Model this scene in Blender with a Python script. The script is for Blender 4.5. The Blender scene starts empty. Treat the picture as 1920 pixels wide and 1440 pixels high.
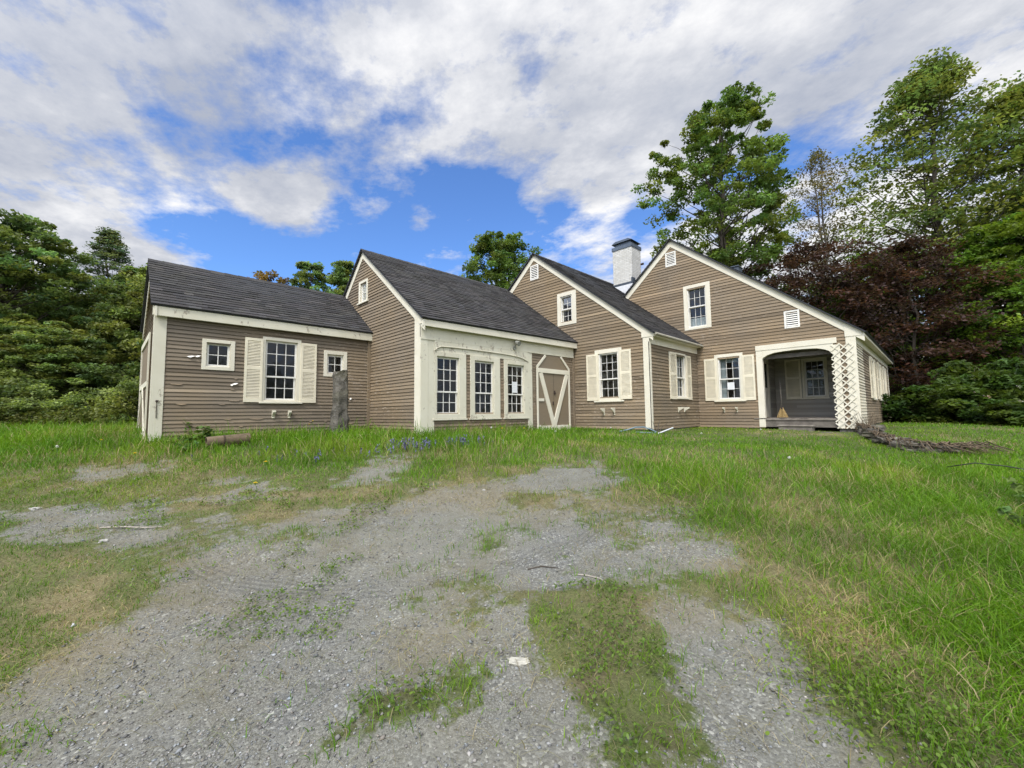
import bpy, bmesh, math, random
import numpy as np
from math import sin, cos, pi, radians
random.seed(11)
rng = np.random.default_rng(5)
C = bpy.context.scene.collection

EXPOSURE, SUNE, SUNA, CLOUD = 1.0, 1.5, 14, .52
BLUE = (.60,.82,1.14)
GAPS = [
    (0.122,0.929,5,0.60),
    (0.218,0.921,5,0.62),
    (0.341,0.859,5,0.50),
    (0.497,0.775,7,0.75),
    (0.533,0.685,4,0.50),
    (0.366,0.790,3,0.22),
    (0.235,0.800,2.5,0.36),
    (0.628,0.635,5,0.55),
    (0.752,0.554,6,0.65),
    (0.816,0.430,5,0.50),
    (0.054,0.932,3,0.30),
    (0.567,0.510,2.5,0.22),
    (0.259,0.869,3.4,-0.62),
    (0.665,0.589,2.2,-0.55),
    (0.393,0.820,2,-0.40),
    (0.480,0.770,1.8,-0.40),
    (0.753,0.468,3,-0.35),
    (0.191,0.895,2,-0.30),
]
# ---------------------------------------------------------------- helpers
YAW = 0.7959
CY, SY = cos(YAW), sin(YAW)
def at(l, s, z=0.0):
    """metres to the right / metres ahead of the camera's spot -> world"""
    return (l*SY + s*CY, -l*CY + s*SY, z)

LS = np.array([-400,-30,-14,-8,-2,4,8,14,30,400.])
SS = np.array([-400,-6,0,2,4,6,8,10,12,18,30,400.])
ZT = np.array([
 [-1.7,-1.7,-1.5,-1.22,-.95,-.70,-.52,-.46,-.45,-.45,-.45,-.45],
 [-1.7,-1.7,-1.5,-1.22,-.95,-.70,-.52,-.46,-.45,-.45,-.45,-.45],
 [-1.7,-1.7,-1.5,-1.22,-.95,-.70,-.52,-.46,-.45,-.45,-.45,-.45],
 [-1.7,-1.7,-1.5,-1.24,-.97,-.72,-.48,-.44,-.45,-.45,-.45,-.45],
 [-1.7,-1.7,-1.5,-1.28,-1.02,-.77,-.57,-.48,-.48,-.45,-.45,-.45],
 [-1.7,-1.7,-1.5,-1.30,-1.08,-.86,-.69,-.56,-.53,-.45,-.45,-.45],
 [-1.7,-1.7,-1.5,-1.33,-1.16,-1.02,-.88,-.60,-.55,-.43,-.40,-.40],
 [-1.7,-1.7,-1.5,-1.36,-1.22,-1.1,-.80,-.60,-.52,-.42,-.38,-.38],
 [-1.7,-1.7,-1.5,-1.36,-1.22,-1.0,-.75,-.6,-.5,-.40,-.35,-.35],
 [-1.7,-1.7,-1.5,-1.36,-1.22,-1.0,-.75,-.6,-.5,-.40,-.35,-.35]])
def _cell(xs, q):
    i = np.clip(np.searchsorted(xs, q)-1, 0, len(xs)-2)
    return i, np.clip((q-xs[i])/(xs[i+1]-xs[i]), 0, 1)
def gz(l, s):
    l = np.asarray(l, float); s = np.asarray(s, float)
    i, t = _cell(LS, l); j, u = _cell(SS, s)
    t = t*t*(3-2*t)*.5 + t*.5; u = u*u*(3-2*u)*.3 + u*.7
    return (ZT[i,j]*(1-t)+ZT[i+1,j]*t)*(1-u) + (ZT[i,j+1]*(1-t)+ZT[i+1,j+1]*t)*u
def gat(l, s, dz=0.0): return at(l, s, float(gz(l, s))+dz)

def _hash(ix, iy, seed):
    h = (ix.astype(np.int64)*374761393 + iy.astype(np.int64)*668265263 + seed*974711) & 0x7fffffff
    h = ((h ^ (h >> 13))*1274126177) & 0x7fffffff
    return ((h ^ (h >> 16)) & 0xffff)/65535.0
def vnoise(x, y, seed=0):
    ix = np.floor(x); iy = np.floor(y); fx = x-ix; fy = y-iy
    fx = fx*fx*(3-2*fx); fy = fy*fy*(3-2*fy)
    a = _hash(ix,iy,seed); b = _hash(ix+1,iy,seed); c = _hash(ix,iy+1,seed); d = _hash(ix+1,iy+1,seed)
    return (a*(1-fx)+b*fx)*(1-fy) + (c*(1-fx)+d*fx)*fy
def fbm(x, y, seed=0, octv=4):
    v = 0; amp = .5; tot = 0
    for k in range(octv):
        v = v + amp*vnoise(x*2**k, y*2**k, seed+k*7); tot += amp; amp *= .55
    return v/tot
def sstep(a, b, x):
    t = np.clip((x-a)/(b-a), 0, 1); return t*t*(3-2*t)
def sdpoly(P, l, s):
    """signed distance to polygon, positive inside"""
    P = np.array(P, float); n = len(P); d = np.full(l.shape, 1e9); ins = np.zeros(l.shape, bool)
    for k in range(n):
        a = P[k]; b = P[(k+1) % n]; e = b-a; wx = l-a[0]; wy = s-a[1]
        t = np.clip((wx*e[0]+wy*e[1])/(e@e+1e-12), 0, 1)
        d = np.minimum(d, (wx-t*e[0])**2+(wy-t*e[1])**2)
        c = ((a[1] > s) != (b[1] > s)) & (l < (b[0]-a[0])*(s-a[1])/((b[1]-a[1]) if b[1] != a[1] else 1e-9)+a[0])
        ins ^= c
    return np.where(ins, 1, -1)*np.sqrt(d)

def link(o, parent=None):
    C.objects.link(o)
    if parent is not None: o.parent = parent
    return o
def tag(o, label=None, cat=None, group=None, kind=None):
    if label: o['label'] = label
    if cat: o['category'] = cat
    if group: o['group'] = group
    if kind: o['kind'] = kind
    return o
def empty(name, loc, label, cat, group=None):
    o = bpy.data.objects.new(name, None); o.location = loc; o.empty_display_size = .3
    link(o); tag(o, label, cat, group); return o
def base_of(parent):
    p = parent; L = np.zeros(3)
    while p is not None: L = L+np.array(p.location); p = p.parent
    return L

def np_mesh(name, co, quads=None, tris=None, col=None, smooth=False):
    """fast mesh from numpy arrays; col = per-vertex RGB"""
    me = bpy.data.meshes.new(name); co = np.asarray(co, np.float32)
    nq = 0 if quads is None else len(quads); nt = 0 if tris is None else len(tris)
    me.vertices.add(len(co)); me.vertices.foreach_set('co', co.ravel())
    me.loops.add(nq*4+nt*3); me.polygons.add(nq+nt)
    parts = []
    if nq: parts.append(np.asarray(quads, np.int32).ravel())
    if nt: parts.append(np.asarray(tris, np.int32).ravel())
    me.loops.foreach_set('vertex_index', np.concatenate(parts))
    st = np.concatenate([np.arange(nq)*4, nq*4+np.arange(nt)*3]).astype(np.int32)
    me.polygons.foreach_set('loop_start', st)
    if smooth: me.polygons.foreach_set('use_smooth', np.ones(nq+nt, bool))
    if col is not None:
        a = me.color_attributes.new('col', 'FLOAT_COLOR', 'POINT')
        a.data.foreach_set('color', np.concatenate([np.asarray(col, np.float32), np.ones((len(co),1), np.float32)], 1).ravel())
    me.update(calc_edges=True); return me

class MB:
    def __init__(s): s.v = []; s.f = []; s.c = []; s.cc = 1.0
    def add(s, pts, faces, c=None):
        n = len(s.v); s.v += [tuple(p) for p in pts]; s.f += [[n+i for i in f] for f in faces]
        s.c += [s.cc if c is None else c]*len(pts)
    def box(s, fr, a0, a1, z0, z1, d0, d1, c=None):
        P = [fr(a,z,d) for d in (d0,d1) for z in (z0,z1) for a in (a0,a1)]
        s.add(P, [(0,1,3,2),(4,6,7,5),(0,4,5,1),(2,3,7,6),(0,2,6,4),(1,5,7,3)], c)
    def prism(s, fr, poly, d0, d1, c=None):
        n = len(poly); P = [fr(a,z,d0) for a,z in poly]+[fr(a,z,d1) for a,z in poly]
        s.add(P, [list(range(n))[::-1], list(range(n,2*n))]+[(i,(i+1)%n,n+(i+1)%n,n+i) for i in range(n)], c)
    def bar(s, fr, a0, z0, a1, z1, w, d0, d1, c=None):
        L = math.hypot(a1-a0, z1-z0); na, nz = -(z1-z0)/L*w/2, (a1-a0)/L*w/2
        s.prism(fr, [(a0+na,z0+nz),(a0-na,z0-nz),(a1-na,z1-nz),(a1+na,z1+nz)], d0, d1, c)
    def tube(s, pts, rad, n=8, c=None, cap=True):
        pts = [np.array(p, float) for p in pts]; m = len(pts)
        if not hasattr(rad, '__len__'): rad = [rad]*m
        V = []; up = np.array([0.1,0.2,1.0])
        for i in range(m):
            t = pts[min(i+1,m-1)]-pts[max(i-1,0)]; t = t/(np.linalg.norm(t)+1e-9)
            u = np.cross(up, t)
            if np.linalg.norm(u) < .05: u = np.cross((1,0,0), t)
            u /= np.linalg.norm(u); w = np.cross(t, u)
            for k in range(n):
                an = 2*pi*k/n; V.append(pts[i]+rad[i]*(u*cos(an)+w*sin(an)))
        F = [(i*n+k, i*n+(k+1)%n, (i+1)*n+(k+1)%n, (i+1)*n+k) for i in range(m-1) for k in range(n)]
        if cap: F += [list(range(n))[::-1], list(range((m-1)*n, m*n))]
        s.add(V, F, c)
    def build(s, name, mat, parent=None, smooth=False, loc=None, normals=True, bevel=0):
        me = bpy.data.meshes.new(name)
        b = base_of(parent) if parent is not None else np.array(loc if loc is not None else (0,0,0), float)
        me.from_pydata([(p[0]-b[0],p[1]-b[1],p[2]-b[2]) for p in s.v], [], s.f)
        a = me.color_attributes.new('col', 'FLOAT_COLOR', 'POINT')
        arr = np.array([(k,k,k,1) if not hasattr(k,'__len__') else (*k,1) for k in s.c], np.float32)
        a.data.foreach_set('color', arr.ravel())
        if normals:
            bm = bmesh.new(); bm.from_mesh(me); bmesh.ops.recalc_face_normals(bm, faces=bm.faces); bm.to_mesh(me); bm.free()
        if smooth: me.polygons.foreach_set('use_smooth', [True]*len(me.polygons))
        me.materials.append(mat); me.update()
        o = bpy.data.objects.new(name, me); link(o, parent)
        if parent is None and loc is not None: o.location = loc
        if bevel:
            md = o.modifiers.new('bevel','BEVEL'); md.width = bevel; md.segments = 2; md.limit_method = 'ANGLE'
        return o

# ---------------------------------------------------------------- materials
def newmat(name):
    m = bpy.data.materials.new(name); m.use_nodes = True; nt = m.node_tree; nt.nodes.clear()
    out = nt.nodes.new('ShaderNodeOutputMaterial'); return m, nt, out
class NT:
    """tiny node builder"""
    def __init__(s, nt): s.nt = nt
    def n(s, typ, **kw):
        x = s.nt.nodes.new('ShaderNode'+typ)
        for k, v in kw.items():
            if k in x.inputs: x.inputs[k].default_value = v
            else: setattr(x, k, v)
        return x
    def l(s, a, b): s.nt.links.new(a, b)
    def math(s, op, a, b=None, c=None, clamp=False):
        x = s.nt.nodes.new('ShaderNodeMath'); x.operation = op; x.use_clamp = clamp
        for i, q in enumerate((a, b, c)):
            if q is None: continue
            if isinstance(q, (int, float)): x.inputs[i].default_value = q
            else: s.l(q, x.inputs[i])
        return x.outputs[0]
    def noise(s, vec, scale, detail=4, rough=.55, out='Fac'):
        x = s.n('TexNoise', Scale=scale, Detail=detail, Roughness=rough)
        if vec is not None: s.l(vec, x.inputs['Vector'])
        return x.outputs[out]
    def mapv(s, vec, scale=(1,1,1), loc=(0,0,0), rot=(0,0,0)):
        x = s.n('Mapping'); s.l(vec, x.inputs['Vector'])
        x.inputs['Scale'].default_value = scale; x.inputs['Location'].default_value = loc; x.inputs['Rotation'].default_value = rot
        return x.outputs[0]
    def ramp(s, fac, stops):
        x = s.n('ValToRGB'); s.l(fac, x.inputs[0]); e = x.color_ramp.elements
        while len(e) < len(stops): e.new(.5)
        for i, (p, c) in enumerate(stops):
            e[i].position = p; e[i].color = (*c, 1) if hasattr(c, '__len__') else (c,c,c,1)
        return x.outputs[0]
    def mix(s, fac, a, b, blend='MIX'):
        x = s.n('Mix', data_type='RGBA', blend_type=blend)
        for i, q in ((0,fac),(6,a),(7,b)):
            if isinstance(q, (int,float)): x.inputs[i].default_value = q
            elif hasattr(q,'__len__'): x.inputs[i].default_value = (*q,1)
            else: s.l(q, x.inputs[i])
        return x.outputs[2]
    def attr(s, name='col'): return s.n('Attribute', attribute_name=name).outputs['Color']
    def bump(s, h, strength=.3, dist=.01):
        x = s.n('Bump', Strength=strength, Distance=dist); s.l(h, x.inputs['Height']); return x.outputs[0]
    def bsdf(s, out, col, rough=.8, normal=None, spec=.3, metal=0):
        x = s.n('BsdfPrincipled'); x.inputs['Roughness'].default_value = .8
        if hasattr(col,'__len__'): x.inputs['Base Color'].default_value = (*col,1)
        else: s.l(col, x.inputs['Base Color'])
        if isinstance(rough,(int,float)): x.inputs['Roughness'].default_value = rough
        else: s.l(rough, x.inputs['Roughness'])
        x.inputs['Specular IOR Level'].default_value = spec; x.inputs['Metallic'].default_value = metal
        if normal is not None: s.l(normal, x.inputs['Normal'])
        s.l(x.outputs[0], out.inputs[0]); return x
    def obj(s): return s.n('TexCoord').outputs['Object']

def mat_clap(name, base, dark=.75, peel=.68, wood=(.36,.30,.23)):
    m, nt, out = newmat(name); N = NT(nt); P = N.obj()
    st = N.mapv(P, (1.2,1.2,22)); n1 = N.noise(st, 2.2, 5, .6); n2 = N.noise(P, .7, 3); n3 = N.noise(N.mapv(P,(5,5,60)), 3, 4, .7)
    c = N.mix(N.ramp(n1,[(.25,0),(.75,1)]), base, tuple(b*dark for b in base))
    c = N.mix(N.ramp(n2, [(.35,0),(.7,.7)]), c, (base[0]*1.05, base[1]*.95, base[2]*.78))
    c = N.mix(N.ramp(n3, [(.3,.25),(.6,0)]), c, tuple(b*.55 for b in base))
    c = N.mix(1.0, c, N.attr(), 'MULTIPLY')
    pk = N.noise(N.mapv(P,(2.0,2.0,14)), 2.3, 6, .7); pm = N.noise(P, .55, 2)
    pe = N.math('ADD', pk, N.math('MULTIPLY', N.math('SUBTRACT', pm, .5), .35))
    pe = N.ramp(pe, [(peel,0),(peel+.03,1)])
    c = N.mix(pe, c, wood)
    N.bsdf(out, c, .75, N.bump(N.math('ADD', n3, N.math('MULTIPLY', pe, -.6)), .35, .004), .25); return m
def mat_trim(name, base=(.68,.63,.50), peel=.70, under=(.36,.32,.25), soft=.035):
    m, nt, out = newmat(name); N = NT(nt); P = N.obj()
    n1 = N.noise(P, 3, 5); n2 = N.noise(N.mapv(P,(1,1,.6)), 15, 7, .72); n3 = N.noise(P, 1.3, 2)
    c = N.mix(N.ramp(n1,[(.3,.0),(.75,.5)]), base, (base[0]*.82, base[1]*.8, base[2]*.72))
    pe = N.math('ADD', n2, N.math('MULTIPLY', N.math('SUBTRACT', n3, .5), .5))
    pe = N.ramp(pe, [(peel,0),(peel+soft,1)])
    c = N.mix(pe, c, under); c = N.mix(1.0, c, N.attr(), 'MULTIPLY')
    N.bsdf(out, c, .6, N.bump(N.math('ADD', N.math('MULTIPLY',n2,.3), N.math('MULTIPLY', pe, -.7)), .4, .004), .3); return m
def mat_plain(name, base, rough=.7, var=.35, scale=8, spec=.3, metal=0, bump=.2):
    m, nt, out = newmat(name); N = NT(nt); P = N.obj(); n = N.noise(P, scale, 5, .6)
    c = N.mix(N.ramp(n,[(.3,0),(.7,1)]), tuple(b*(1-var) for b in base), tuple(min(1,b*(1+var)) for b in base))
    c = N.mix(1.0, c, N.attr(), 'MULTIPLY')
    N.bsdf(out, c, rough, N.bump(n, bump, .01), spec, metal); return m
def mat_shingle(name, base):
    m, nt, out = newmat(name); N = NT(nt); P = N.obj()
    g = N.noise(P, 260, 2, .5); n2 = N.noise(P, .9, 4)
    c = N.mix(N.ramp(g,[(.3,0),(.7,1)]), tuple(b*.7 for b in base), tuple(b*1.45 for b in base))
    c = N.mix(N.ramp(n2,[(.4,0),(.75,.5)]), c, (base[0]*1.2,base[1]*1.18,base[2]*1.05))
    c = N.mix(1.0, c, N.attr(), 'MULTIPLY')
    N.bsdf(out, c, .9, N.bump(g, .5, .004), .25); return m
def mat_leaf(name, trans=.35, rough=.55):
    m, nt, out = newmat(name); N = NT(nt); c = N.attr()
    n = N.noise(N.obj(), 1.1, 3); c2 = N.mix(N.ramp(n,[(.3,0),(.7,1)]), N.mix(1.0,c,(.72,.78,.75),'MULTIPLY'), N.mix(1.0,c,(1.25,1.18,1.0),'MULTIPLY'))
    p = N.n('BsdfPrincipled'); N.l(c2, p.inputs['Base Color']); p.inputs['Roughness'].default_value = rough; p.inputs['Specular IOR Level'].default_value = .25
    t = N.n('BsdfTranslucent'); N.l(N.mix(1.0, c2, (1.25,1.3,.7), 'MULTIPLY'), t.inputs[0])
    x = N.n('MixShader'); x.inputs[0].default_value = trans
    N.l(p.outputs[0], x.inputs[1]); N.l(t.outputs[0], x.inputs[2]); N.l(x.outputs[0], out.inputs[0]); return m
def mat_glass():
    m, nt, out = newmat('window_glass'); N = NT(nt)
    t = N.n('BsdfTransparent'); t.inputs[0].default_value = (.62,.68,.70,1)
    g = N.n('BsdfGlossy'); g.inputs['Roughness'].default_value = .04; g.inputs[0].default_value = (.9,.95,1,1)
    N.l(N.bump(N.noise(N.obj(), 3.0, 2), .2, .03), g.inputs['Normal'])
    f = N.n('Fresnel', IOR=1.5); x = N.n('MixShader')
    N.l(N.math('MULTIPLY', f.outputs[0], 1.2, clamp=True), x.inputs[0]); N.l(t.outputs[0], x.inputs[1]); N.l(g.outputs[0], x.inputs[2]); N.l(x.outputs[0], out.inputs[0]); return m
def mat_bark(name, base):
    m, nt, out = newmat(name); N = NT(nt); P = N.obj()
    n = N.noise(N.mapv(P,(6,6,1.2)), 3, 5, .65); c = N.mix(n, tuple(b*.5 for b in base), tuple(b*1.5 for b in base))
    N.bsdf(out, c, .95, N.bump(n, .6, .03), .1); return m

CLAP = mat_clap('taupe_clapboard_paint', (.246,.198,.142), .66, .63)
CLAPC = mat_clap('cream_clapboard_paint', (.62,.57,.45), .9, .74)
CLAPP = mat_clap('shaded_porch_clapboard_paint', (.40,.385,.36), .85, .8)
TRIM = mat_trim('cream_trim_paint', (.70,.66,.545), .70)
WORN = mat_trim('peeling_cream_paint', (.65,.62,.50), .625)
SASH = mat_plain('white_sash_paint', (.72,.70,.64), .5, .08, 12, .4, bump=.05)
SHUT = mat_plain('cream_shutter_paint', (.70,.64,.49), .5, .08, 5, .35, bump=.05)
DOORM = mat_clap('door_board_paint', (.225,.185,.135), .8, .85)
GLASS = mat_glass()
ROOF = mat_shingle('charcoal_shingle', (.043,.0415,.041))
DARK = mat_plain('dark_drip_edge', (.03,.032,.036), .7, .2)
LEAD = mat_plain('lead_flashing', (.06,.075,.095), .45, .3, 6, .5, .3)
STEEL = mat_plain('blue_grey_metal_cap', (.10,.125,.16), .45, .25, 4, .5, .5)
GREYW = mat_plain('weathered_wood', (.17,.15,.125), .85, .35, 6)
INNER = mat_plain('bare_interior_boards', (.10,.085,.065), .9, .3, 3)
CURT = mat_plain('white_curtain_cloth', (.62,.62,.60), .9, .12, 9)
PAPER = mat_plain('white_paper', (.72,.73,.73), .8, .04, 6)
IRON = mat_plain('rusty_iron', (.05,.035,.028), .7, .4, 30)
LEAF = mat_leaf('leaf', .42); BLADE = mat_leaf('grass_blade', .30, .5)
BARK = mat_bark('grey_bark', (.085,.072,.058))

# ---------------------------------------------------------------- the farmhouse
xA0, yA, xB0, yB, xC0, yC, xD0, yD, xD1 = .613, 10.2545, 4.8837, 7.8225, 10.3547, 5.3098, 13.533, 1.3623, 23.145
def S(y0): return lambda a, z, d: (a, y0-d, z)          # wall facing -Y, a runs along +X
def G(x0): return lambda a, z, d: (x0-d, a, z)          # gable facing -X, a runs along +Y
def I(y0): return lambda a, z, d: (a, y0+d, z)          # inner wall facing +Y
FA, FB, FC, FD = S(yA), S(yB), S(yC), S(yD)
GA, GB, GC, GD = G(xA0), G(xB0), G(xC0), G(xD0)
house = empty('farmhouse', (xB0, yB, -.5), 'rambling taupe clapboard farmhouse with three stepped gables, cream trim and dark shingle roofs', 'house')

EXP = .0765
def clap(name, fr, z0, z1, ext, holes=(), mat=CLAP, seed=0, tint=(1,1,1), expo=EXP, parent=None):
    """lapped boards with real lips, cut round the openings"""
    r = random.Random(seed); b = MB(); nrow = int(math.ceil((z1-z0)/expo))
    ph = [r.uniform(0, 6.3) for _ in range(6)]
    def wav(a, k): return .0022*sin(a*1.7+ph[k % 6]+k*1.3)+.0016*sin(a*4.1+k*2.1)
    for k in range(nrow):
        zb = z0+k*expo; zt = min(zb+expo, z1+.002); zm = (zb+zt)/2
        iv = [ext(zm)]
        if iv[0] is None or iv[0][1]-iv[0][0] < .02: continue
        for (h0,h1,g0,g1) in holes:
            if zm > g0 and zm < g1:
                nv = []
                for p, q in iv:
                    if h1 <= p or h0 >= q: nv.append((p,q)); continue
                    if h0-p > .01: nv.append((p,h0))
                    if q-h1 > .01: nv.append((h1,q))
                iv = nv
        for p, q in iv:
            a = p
            while a < q-1e-6:
                e = min(q, a+r.uniform(1.6,4.2))
                if q-e < .5: e = q
                n = max(1, int((e-a)/.45)); jz = r.uniform(-.0025,.0025); jd = r.uniform(-.002,.002); c = r.uniform(.82,1.15)
                if r.random() < .07: c *= r.choice((.72,1.25,1.4))
                V = []; K = []
                for i in range(n+1):
                    x = a+(e-a)*i/n; w = wav(x, k)
                    if x < a+.001: x += .0012
                    V += [fr(x, zb+jz+w, .002), fr(x, zb+jz+w, .0225+jd), fr(x, zb+jz+w+.0005, .0225+jd), fr(x, zt+.006, .0035)]; K += [.52*c,.58*c,c,c]  # lip vertices coloured darker to paint in the shadow line under each lap
                F = []
                for i in range(n):
                    o = i*4; F += [(o,o+4,o+5,o+1), (o+2,o+6,o+7,o+3)]
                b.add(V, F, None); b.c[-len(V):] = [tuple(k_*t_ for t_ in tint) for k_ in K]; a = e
    return b.build(name, mat, parent or house, normals=False)

def rect(a0, a1): return lambda z: (a0, a1)
def gable(yr, zr, sl, sr, lo, hi):
    return lambda z: (max(lo, yr-(zr-z)/sr), min(hi, yr+(zr-z)/sl)) if z < zr else None

OBJ = {}
def trimbox(name, fr, rects, mat=TRIM, d1=.028, d0=-.005, parent=None, bevel=.004):
    b = MB()
    for i, (a0,a1,z0,z1) in enumerate(rects): b.box(fr, a0,a1,z0,z1, d0, d1+.0015*i, random.uniform(.94,1.04))
    return b.build(name, mat, parent or house, bevel=bevel)

def window(fr, outer, sash, meet=None, cols=3, rt=3, rb=2, sill=True, storm=False, mat=TRIM, label=None, casd=.03, flipcol=None, dep=.0):
    """outer/sash = (a0,a1,z0,z1); meet = z of the meeting rail"""
    o0,o1,oz0,oz1 = outer; s0,s1,z0,z1 = sash; b = MB()
    for (a0,a1,q0,q1,dd) in ((o0,s0-.012,oz0,oz1,0), (s1+.012,o1,oz0,oz1,.0), (s0-.012,s1+.012,z1+.012,oz1,.003), (s0-.012,s1+.012,oz0,z0-.012,.003)):
        b.box(fr, a0,a1,q0,q1, -.004, casd+dd, random.uniform(.95,1.04))
    for (a0,a1,q0,q1) in ((s0-.012,s0,z0-.012,z1+.012),(s1,s1+.012,z0-.012,z1+.012),(s0,s1,z1,z1+.012),(s0,s1,z0-.012,z0)):
        b.box(fr, a0,a1,q0,q1, -.11, .012, .97)        # jamb
    w = b.build('window', mat, house, bevel=.004)
    if label: w['label'] = label
    if sill:
        b = MB(); b.box(fr, o0-.045, o1+.045, oz0-.042, oz0-.001, -.004, .062); b.build('sill', mat, w, bevel=.006)
    def sashset(a0,a1,q0,q1,d,nc,nr,st=.035,mu=.015):
        b = MB()
        b.box(fr,a0,a0+st,q0,q1,d-.022,d); b.box(fr,a1-st,a1,q0,q1,d-.022,d)
        b.box(fr,a0+st,a1-st,q0,q0+st,d-.022,d+.001); b.box(fr,a0+st,a1-st,q1-st,q1,d-.022,d+.001)
        for i in range(1,nc):
            a = a0+st+(a1-a0-2*st)*i/nc; b.box(fr,a-mu/2,a+mu/2,q0+st,q1-st,d-.018,d-.002)
        for j in range(1,nr):
            q = q0+st+(q1-q0-2*st)*j/nr; b.box(fr,a0+st,a1-st,q-mu/2,q+mu/2,d-.017,d-.003)
        b.build('sash', SASH, w)
        b = MB(); P = [fr(a,z,d-.012) for a,z in ((a0+st*.5,q0+st*.5),(a1-st*.5,q0+st*.5),(a1-st*.5,q1-st*.5),(a0+st*.5,q1-st*.5))]
        b.add(P, [(0,1,2,3)]); b.build('pane', GLASS, w, normals=False)
    if storm:
        ia = .012
        if meet: 
            sashset(s0,s1,meet-.012,z1,-.055,cols,rt,mu=.011); sashset(s0,s1,z0,meet+.012,-.08,cols,rb,mu=.011)
        b = MB(); t = .022
        for (a0,a1,q0,q1) in ((s0,s0+t,z0,z1),(s1-t,s1,z0,z1),(s0+t,s1-t,z0,z0+t),(s0+t,s1-t,z1-t,z1),(s0+t,s1-t,meet-.017,meet+.017)):
            b.box(fr,a0,a1,q0,q1,-.02,.004)
        b.build('storm_frame', SASH, w)
    elif meet:
        sashset(s0,s1,meet-.016,z1,-.02,cols,rt); sashset(s0+.006,s1-.006,z0,meet+.016,-.046,cols,rb)
    else: sashset(s0,s1,z0,z1,-.02,cols,rt)
    return w

def shutter(fr, a0, a1, z0, z1, d=.02, tilt=0):
    b = MB(); st = .048; t = .03; mid = z0+(z1-z0)*.53
    f2 = lambda a,z,dd: fr(a, z, dd+tilt*(a-a0))
    for (p,q,u,v) in ((a0,a0+st,z0,z1),(a1-st,a1,z0,z1),(a0+st,a1-st,z0,z0+.085),(a0+st,a1-st,z1-.06,z1),(a0+st,a1-st,mid-.035,mid+.035)):
        b.box(f2,p,q,u,v,d,d+t)
    for (u,v) in ((z0+.085,mid-.035),(mid+.035,z1-.06)):
        n = max(3,int((v-u)/.031))
        for k in range(n):
            zc = u+(v-u)*(k+.5)/n; hh = .017
            P = [f2(a,zz,dd) for a in (a0+st-.002,a1-st+.002) for (zz,dd) in ((zc-hh,d+.026),(zc-hh+.005,d+.029),(zc+hh,d+.007),(zc+hh-.005,d+.004))]
            b.add(P,[(0,1,2,3),(7,6,5,4),(0,4,5,1),(1,5,6,2),(2,6,7,3),(3,7,4,0)], random.uniform(.95,1.03))
    b.box(f2,a0+st,a1-st,z0+.08,z1-.05,d-.001,d+.002,.75)
    return b.build('shutter', SHUT, house)

def vent(fr, a0,a1,z0,z1):
    b = MB(); t = .045
    for (p,q,u,v) in ((a0,a0+t,z0,z1),(a1-t,a1,z0,z1),(a0+t,a1-t,z0,z0+t),(a0+t,a1-t,z1-t,z1)): b.box(fr,p,q,u,v,-.004,.032)
    o = b.build('gable_vent', SASH, house, bevel=.003)
    b = MB(); n = 7
    for k in range(n):
        zc = z0+t+(z1-z0-2*t)*(k+.5)/n; h = (z1-z0-2*t)/n*.34
        P = [fr(a,zz,dd) for a in (a0+t,a1-t) for (zz,dd) in ((zc-h,.03),(zc-h+.008,.032),(zc+h,.008),(zc+h-.008,.006))]
        b.add(P,[(0,1,2,3),(7,6,5,4),(0,4,5,1),(1,5,6,2),(2,6,7,3),(3,7,4,0)])
    b.build('louvre', SASH, o)
    b = MB(); b.box(fr,a0+t,a1-t,z0+t,z1-t,.003,.0045); b.build('vent_screen', DARK, o)
    return o

def corbel(fr, a, z, w=.035, h=.17, out=.17):
    """scrolled flower-box bracket under a window"""
    b = MB(); prof = []
    n = 10
    prof += [(0.0,z+h),(out,z+h),(out,z+h-.03)]
    for k in range(n+1):
        t = k/n; prof.append((out*.86*(1-t)**1.6+.028, z+h-.035-(h-.05)*t**.75))
    prof += [(.045,z+.004),(.03,z-.012),(0.0,z-.008)]
    V = [fr(a-w/2,zz,d) for d,zz in prof]+[fr(a+w/2,zz,d) for d,zz in prof]; m = len(prof)
    b.add(V,[list(range(m))[::-1],list(range(m,2*m))]+[(i,(i+1)%m,m+(i+1)%m,m+i) for i in range(m)])
    return b.build('bracket', WORN, house, bevel=.003)

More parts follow.
